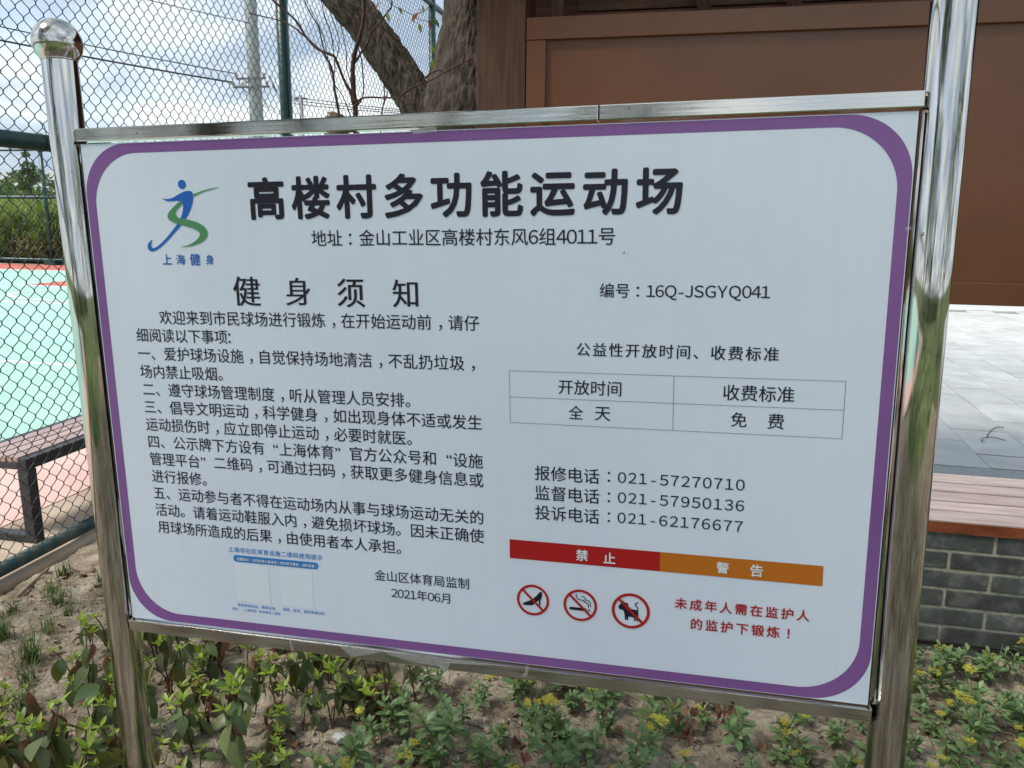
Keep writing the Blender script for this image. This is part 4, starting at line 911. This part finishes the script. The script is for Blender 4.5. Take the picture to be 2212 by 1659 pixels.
# ------------------------------------------------------------------ planting
rp = random.Random(2024)
LM = [leafdata('leaf', 'hang', Wd=.62, droop=.22, fold=.22, tipp=1.35, seed=1), leafdata('leaf', 'hang', Wd=.52, droop=.35, fold=.14, tipp=1.2, seed=2), leafdata('leaf', 'hang', Wd=.42, droop=.15, fold=.4, seed=3, wave=.12)]
LY = [leafdata('leaf', 'hangy', Wd=.55, droop=.3, fold=.2, seed=4)]
LT = [leafdata('young_leaf', 'tip', Wd=.40, droop=-.15, fold=.3, nseg=4, seed=5), leafdata('young_leaf', 'tip', Wd=.34, droop=.12, fold=.3, nseg=4, seed=6)]
LD = [leafdata('dry_leaf', 'dead', Wd=.5, droop=.5, fold=.7, seed=8, wave=.2, crinkle=.03)]
def seedling(seed, tall):
    r = random.Random(seed); e = empty('seedling'); b = MB()
    for s in range(r.choice([1, 2, 2, 3])):
        a = r.uniform(0, 6.28); ln = r.uniform(.02, .07); h = tall * r.uniform(.75, 1.15); bx, by = r.uniform(-.012, .012), r.uniform(-.012, .012)
        P = catmull([(bx, by, -.03), (bx + cos(a) * ln * .3, by + sin(a) * ln * .3, h * .4), (bx + cos(a) * ln * .7 + r.uniform(-.008, .008), by + sin(a) * ln * .7, h * .75), (bx + cos(a) * ln, by + sin(a) * ln, h)], closed=False, n=3)
        b.tube(P, [.0026 * (1 - .5 * i / len(P)) for i in range(len(P))], n=5)
        for n_ in range(r.randint(2, 4)):
            t = r.uniform(.45, .92); p = Vector(P[int(t * (len(P) - 1))]); az = r.uniform(0, 6.28)
            if r.random() < .35:
                q = p + Vector((cos(az), sin(az), .3)) * .02
                b.tube([p, q], .0012, n=4); p = q
            place_leaf(r.choice(LM + LM + LY) if r.random() < .93 else LD[0], e, p, az, r.choice([-1.25, -1.0, -.7, -.2]) + r.uniform(-.2, .2), r.uniform(.045, .082), r.uniform(-.6, .6))
            if r.random() < .5: place_leaf(r.choice(LM), e, p, az + pi, r.uniform(-1.3, -.4), r.uniform(.03, .055), r.uniform(-.6, .6))
        tp = Vector(P[-1])
        for n_ in range(r.randint(5, 8)):
            az = n_ * 2.4 + r.random(); place_leaf(r.choice(LT), e, tp - Vector((0, 0, .004 * (n_ // 2))), az, r.uniform(.1, 1.15) - .08 * (n_ // 2), r.uniform(.018, .034), r.uniform(-.3, .3), 'young_leaf')
    so_ = b.build('stem', MT['stemb'], e); return e
LS = [leafdata('leaf', 'sedum', Wd=.46, droop=.12, fold=.22, nseg=4, tipp=.72, seed=11), leafdata('leaf', 'sedum', Wd=.40, droop=.3, fold=.16, nseg=4, tipp=.75, seed=12)]
def flowerhead(seed, R):
    r = random.Random(seed); b = MB(); V = []; F = []
    for i in range(int(26 + 10 * r.random())):
        a = r.uniform(0, 6.28); q = R * r.random() ** .5; c = Vector((cos(a) * q, sin(a) * q * .8, .012 + .008 * r.random() - q * .15))
        for k in range(5):
            t = k * 2 * pi / 5 + a; n_ = len(V); L = .0052 * r.uniform(.8, 1.2); z = r.uniform(.001, .004)
            V += [c, c + Vector((cos(t + .35) * L * .5, sin(t + .35) * L * .5, z * .4)), c + Vector((cos(t) * L, sin(t) * L, z)), c + Vector((cos(t - .35) * L * .5, sin(t - .35) * L * .5, z * .4))]
            F.append((n_, n_ + 1, n_ + 2, n_ + 3))
    return mesh('flower_head', V, F, MT['flower'])
FH = [flowerhead(i, R) for i, R in enumerate((.016, .020, .024))]
def sedum(seed, heads):
    r = random.Random(seed); e = empty('stonecrop'); b = MB()
    for s in range(r.randint(2, 4)):
        a = r.uniform(0, 6.28); ln = r.uniform(.015, .05); h = r.uniform(.05, .11)
        P = [(0, 0, -.03), (cos(a) * ln * .5, sin(a) * ln * .5, h * .5), (cos(a) * ln, sin(a) * ln, h)]
        b.tube(catmull(P, closed=False, n=3), .0022, n=5); tp = Vector(P[-1]); nl = r.randint(12, 16)
        for k in range(nl):
            t = k / nl; az = k * 2.4 + r.random() * .3
            p = tp.lerp(Vector(P[1]), t * 1.1) if t > .25 else tp
            place_leaf(r.choice(LS), e, p, az, 1.15 - 1.35 * t + r.uniform(-.12, .12), (.016 + .021 * min(1, t * 2)) * r.uniform(.85, 1.2), r.uniform(-.2, .2))
        if s < heads:
            b.tube([tp, tp + Vector((0, 0, .016))], .0016, n=4)
            f = link('flower_head', r.choice(FH), e, tp + Vector((0, 0, .008))); f.rotation_euler = (r.uniform(-.25, .25), r.uniform(-.25, .25), r.random() * 6)
    b.build('stem', MT['stemg'], e); return e
def scatter(protos, spots, name, labelf):
    used = set()
    for i, (x, y, k, s) in enumerate(spots):
        p = protos[k]; o = p if k not in used else copy_tree(p); used.add(k); o.name = name
        o.location = (x, y, gz(x, y)); o.rotation_euler = (rp.gauss(0, .13), rp.gauss(0, .13), rp.random() * 6.28); o.scale = (s, s, s * rp.uniform(.85, 1.15))
        lab, grp = labelf(x, y, k); tag(o, lab, 'plant', grp)
    for k, p in enumerate(protos):
        if k not in used:
            for c in list(p.children): bpy.data.objects.remove(c)
            bpy.data.objects.remove(p)
def poisson(x0, x1, y0, y1, d, n, ok):
    P = []
    for _ in range(n * 30):
        x, y = rp.uniform(x0, x1), rp.uniform(y0, y1)
        if ok(x, y) and all((x - a) ** 2 + (y - c) ** 2 > d * d for a, c in P): P.append((x, y))
        if len(P) >= n: break
    return P
sp_ = [seedling(100 + i, h) for i, h in enumerate((.13, .16, .19, .14, .10, .18, .15, .21, .12, .17, .09))]
okS = lambda x, y: y < (2.14 - .15 * noise.noise(Vector((x * 3, 2, 0)))) and y > 1.20 and x > -1.72 - .55 * (2.1 - y) * 0 and x < -.80 + .22 * noise.noise(Vector((1, y * 4, 0))) and not (x < -1.45 and y > 1.95)
spots = [(x, y, rp.randrange(11), rp.uniform(.7, 1.2)) for x, y in poisson(-2.0, -.60, 1.22, 2.15, .078, 92, okS)]
spots += [(-.745, 1.78, 1, 1.0), (-1.30, 2.12, 5, 1.1), (-1.42, 2.03, 0, 1.1)]
CI = cam.matrix_world.inverted()
def seen(x, y):
    "where the plant shows in the photograph, used only to word its label"
    p = CI @ Vector((x, y, .1)); return 512 + 787 * p.x / -p.z, 384 - 787 * p.y / -p.z
def labS(x, y, k):
    X, Y = seen(x, y); row = 'front' if Y > 715 else 'back'
    z = 'at the left edge' if X < 55 else 'just left of the left post' if X < 135 else 'just right of the left post' if X < 215 else 'below the small blue print' if X < 330 else 'below the printed date'
    a = 'shrub seedling with drooping leaves and lime tips ' + z + ', ' + row + ' row'
    return a, 'shrub seedlings ' + z + ', ' + row
scatter(sp_, spots, 'seedling', labS)
se_ = [sedum(200 + i, h) for i, h in enumerate((0, 0, 1, 2, 1, 0, 1, 0, 3, 0, 1))]
def okD(x, y):
    if y > 2.46 or y < 1.35: return False
    if x < -.66 and y > 1.78: return False
    if x < -.50 and y > 1.95: return False
    return noise.noise(Vector((x * 3.1, y * 3.1, 8))) > -.42
spots = [(x, y, rp.randrange(11), rp.uniform(.6, 1.3)) for x, y in poisson(-.78, 1.28, 1.38, 2.46,   .078, 215, okD)]
def labD(x, y, k):
    fl = k in (2, 3, 4, 6, 8, 10); right = x > .60
    if y < 1.2: return 'unseen green stonecrop added on the near side of the sign for reflections', 'unseen stonecrop added in front of the sign'
    X, Y = seen(x, y)
    if right: z = ('close to the right post' if X < 965 else 'near the right edge') + (', by the brick wall' if Y < 690 else ', in front')
    else: z = 'below the ' + ('date line' if X < 455 else 'shoe symbol' if X < 555 else 'cigarette symbol' if X < 605 else 'cat symbol' if X < 670 else 'red text' if X < 765 else 'lower right corner') + (', front row' if Y > 728 else ', back row')
    n_ = {2: 'one', 3: 'two', 4: 'one', 6: 'one', 8: 'three', 10: 'one'}.get(k)
    a = 'green stonecrop ' + (f'with {n_} yellow flower head' + ('s ' if n_ != 'one' else ' ') if fl else 'without flowers ')
    return a + z, (f'stonecrop with {n_} flower head ' if fl else 'flowerless stonecrop ') + z
spots += [(x, y, rp.randrange(7), rp.uniform(.9, 1.2)) for x, y in poisson(-1.2, 1.6, -.35, .85, .13, 46, lambda x, y: abs(x - .1) > .35 or y > .35)]  # unseen plants added to bring green into the lower steel reflections
scatter(se_, spots, 'stonecrop', labD)
# one bare-stemmed young shrub standing clear on open soil
e = empty('young_shrub', (-.745, 1.80, gz(-.745, 1.80))); tag(e, 'thin branching young shrub with few drooping leaves on bare soil beneath the sign centre', 'plant')
b = MB(); rj = random.Random(4)
for P in ([(0, 0, -.02), (0, .01, .08), (-.012, .02, .17), (-.03, .03, .25)], [(0, 0, .02), (.04, .01, .08), (.065, .02, .14), (.09, .02, .19)], [(0, 0, .03), (-.04, .01, .09), (-.075, .03, .16)], [(0, 0, .05), (.008, .02, .12), (-.005, .03, .20)]):
    Q = catmull(P, closed=False, n=4); b.tube(Q, [.0032 * (1 - .5 * i / len(Q)) for i in range(len(Q))], n=6)
    for t in (.7, .95): place_leaf(rj.choice(LM), e, Vector(Q[int(t * (len(Q) - 1))]), rj.uniform(0, 6.28), rj.uniform(-1.35, -.9), rj.uniform(.045, .062), rj.uniform(-.5, .5))
    for k in range(3): place_leaf(rj.choice(LT), e, Vector(Q[-1]), k * 2.2, rj.uniform(.3, 1.1), .02, 0, 'young_leaf')
b.build('stem', MT['stemb'], e)

# grass tufts
def tuft(x, y, n, h, lab, grp=None):
    V = []; F = []
    for i in range(n):
        a = rp.uniform(0, 6.28); L = h * rp.uniform(.5, 1.15); lean = rp.uniform(.15, .95); w = rp.uniform(.0012, .0022); bx, by = rp.gauss(0, .013), rp.gauss(0, .013); k = len(V)
        for t in (0, .3, .6, .85, 1):
            r_ = L * lean * t ** 1.7; z = L * t * (1 - .35 * lean * t); ww = w * (1 - t ** 2 * .9)
            V += [(bx + cos(a) * r_ - sin(a) * ww, by + sin(a) * r_ + cos(a) * ww, z), (bx + cos(a) * r_ + sin(a) * ww, by + sin(a) * r_ - cos(a) * ww, z)]
        F += [(k + 2 * q, k + 2 * q + 1, k + 2 * q + 3, k + 2 * q + 2) for q in range(4)]
    o = link('grass_tuft', mesh('grass_tuft', V, F, MT['grass']), None, (x, y, gz(x, y) - .004)); tag(o, lab, 'grass tuft', grp)
GL = 'tuft of thin green grass on dry soil between the fence and left sign post'
tuft(-2.31, 2.40, 46, .085, 'grass tuft between the two fallen sticks beside the fence rail')
tuft(-2.219, 2.238, 36, .08, 'grass tuft just below the lighter fallen stick near the fence')
for x, y, n, h in ((-2.077, 2.331, 30, .08), (-2.286, 2.60, 26, .07), (-2.135, 2.202, 22, .05), (-2.104, 1.905, 60, .11), (-2.229, 2.076, 34, .07), (-1.939, 1.843, 70, .12), (-1.995, 1.978, 30, .08), (-2.103, 2.14, 34, .09), (-1.856, 1.744, 36, .08), (-1.781, 1.658, 30, .07), (-2.02, 2.10, 26, .07), (-1.88, 2.02, 24, .06), (-1.78, 2.06, 26, .07), (-1.70, 2.18, 28, .08), (-1.65, 1.98, 22, .06), (-2.15, 1.78, 40, .09), (-2.0, 1.66, 30, .08)):
    tuft(x, y, n, h, GL, 'grass tufts between the fence and left sign post')
for x, y in ((.98, 2.44), (1.06, 2.42), (1.13, 2.45)): tuft(x, y, 10, .10, 'thin arching grass tuft at the foot of the grey brick wall', 'grass tufts at the foot of the brick wall')
tuft(-.33, 1.95, 14, .09, 'pale green arching grass among the stonecrop under the sign centre')

# dead leaves, sticks and a stone on the soil
DL = [leafdata('dead_leaf', 'dead', Wd=.62, droop=d, fold=f, seed=20 + i, wave=w, crinkle=.05, nseg=6) for i, (d, f, w) in enumerate(((.3, .5, .2), (-.3, .8, .3), (.6, -.4, .3), (.1, 1.0, .1), (.2, .3, .5)))]
for i in range(150):
    if i < 60: x, y = rp.uniform(-2.35, -1.2), rp.uniform(1.3, 2.5)
    elif i < 95: x, y = rp.uniform(-1.2, -.5), rp.uniform(1.4, 2.2)
    else: x, y = rp.uniform(-.5, 1.25), rp.uniform(1.45, 2.49)
    o = link('dead_leaf', DL[rp.randrange(5)], None, (x, y, gz_fine(x, y) + .006)); s = rp.uniform(.018, .05) * (1.25 if i >= 95 else 1); o.scale = (s, s, s)
    o.rotation_euler = (rp.uniform(-.35, .35), rp.uniform(-.5, .5), rp.random() * 6.28)
    z = 'by the fence and left sign post' if i < 60 else 'below the left half of the sign' if i < 95 else 'among stonecrop under right half of sign'
    tag(o, 'dry brown dead leaf on the soil ' + z, 'dead leaf', 'dead leaves ' + z)
b = MB(); V = []; F = []
for i in range(3400):
    x, y = rp.uniform(-2.42, 1.3), rp.uniform(1.2, 2.5); L = rp.uniform(.004, .016); w = L * rp.uniform(.12, .7); a = rp.random() * 6.28; z = gz_fine(x, y) + .002; t = rp.uniform(-.5, .5) * L; k = len(V)
    ca, sa = cos(a), sin(a)
    V += [(x - ca * L, y - sa * L, z), (x - sa * w, y + ca * w, z + abs(t)), (x + ca * L, y + sa * L, z + t + .002), (x + sa * w, y - ca * w, z + rp.uniform(0, .003))]; F.append((k, k + 1, k + 2, k + 3))
tag(link('leaf_litter', mesh('leaf_litter', V, F, MT['litter'])), label='scattered dry leaf crumbs and straw bits on the planting bed', cat='leaf litter', kind='stuff')
b = MB()
for i in range(170):
    x, y = rp.uniform(-2.4, 1.25), rp.uniform(1.3, 2.45); a = rp.random() * 6.28; L = rp.uniform(.02, .07); z = gz_fine(x, y) + .003
    b.tube([(x, y, z), (x + cos(a) * L * .5, y + sin(a) * L * .5, z + rp.uniform(.002, .012)), (x + cos(a + .4) * L, y + sin(a + .4) * L, z + .001)], rp.uniform(.0006, .0013), n=4)
tag(b.build('straw_bits', MT['litter']), label='thin dry stalks and rootlets strewn over the soil', cat='straw', kind='stuff')
def stick(pts, r0, r1, lab):
    P = catmull([(x, y, gz(x, y) + z) for x, y, z in pts], closed=False, n=5); o0 = Vector(P[0]); b = MB()
    b.tube([Vector(p) - o0 + Vector((0, 0, .0015 * sin(i * 1.9))) for i, p in enumerate(P)], [(r0 + (r1 - r0) * i / len(P)) * (1 + .12 * sin(i * 2.3)) for i in range(len(P))], n=8)
    o = b.build('fallen_stick', MT['stick']); o.location = o0; tag(o, lab, 'stick')
stick([(-2.344, 2.218, .012), (-2.393, 2.326, .014), (-2.417, 2.438, .018)], .0085, .006, 'straight bleached stick lying below the bottom fence rail')
stick([(-2.356, 2.472, .03), (-2.275, 2.43, .014), (-2.172, 2.401, .012)], .008, .011, 'thick grey stick lying beside the left sign post')
stick([(-.42, 2.0, .06), (-.22, 1.98, .065), (-.12, 2.02, .10)], .003, .0025, 'thin pale twig lying across the stonecrop under the sign centre')
stick([(-.12, 2.02, .10), (-.02, 1.96, .09), (.05, 1.88, .05)], .0035, .003, 'reddish bent twig across the stonecrop right of the pale twig')
b = MB(); b.add([tuple(v[i] * (.021, .018, .015)[i] * (1 + .3 * noise.noise(v * 1.7 + Vector((3, 1, 2)))) for i in range(3)) for v in IV], IF)
o = b.build('white_stone', MT['stone']); o.location = (-.815, 1.665, gz(-.815, 1.665) + .012); tag(o, 'small white stone lying on the soil at the bottom of the view', 'stone')
# withered brown plant among the stonecrop
for (x, y, lab) in ((.16, 1.98, 'withered brown plant with hanging dry leaves behind the sign rail'), (.07, 1.87, 'curled pale brown withered plant among the stonecrop')):
    e = empty('withered_plant', (x, y, gz(x, y))); tag(e, lab, 'plant'); b = MB(); b.tube([(0, 0, -.02), (.005, 0, .06), (0, .01, .12)], .0022, n=5); b.build('stem', MT['stick'], e)
    for k in range(14): place_leaf(rp.choice(DL), e, (rp.uniform(-.02, .02), rp.uniform(-.02, .02), rp.uniform(.03, .12)), rp.random() * 6.28, rp.uniform(-1.5, -.5), rp.uniform(.022, .04), rp.uniform(-1, 1))
# curled vine bits on the paving
TEND1 = [(1.876, 5.274), (1.868, 5.307), (1.898, 5.368), (1.929, 5.394), (1.972, 5.406), (2.018, 5.346)]
TEND2 = [(1.931, 5.402), (1.971, 5.497), (2.033, 5.617), (2.09, 5.691), (2.128, 5.692)]
for pts, lab in ((TEND1, 'dry curved tendril lying on the pale paving'), (TEND2, 'thin arched tendril lying beyond the curved one on paving')):
    b = MB(); P = catmull([(x - pts[0][0], y - pts[0][1], .046 - 0) for x, y in pts], closed=False, n=5); b.tube(P, .0024, n=5); o = b.build('dry_tendril', MT['stemb']); o.location = (pts[0][0], pts[0][1], 0); tag(o, lab, 'twig')
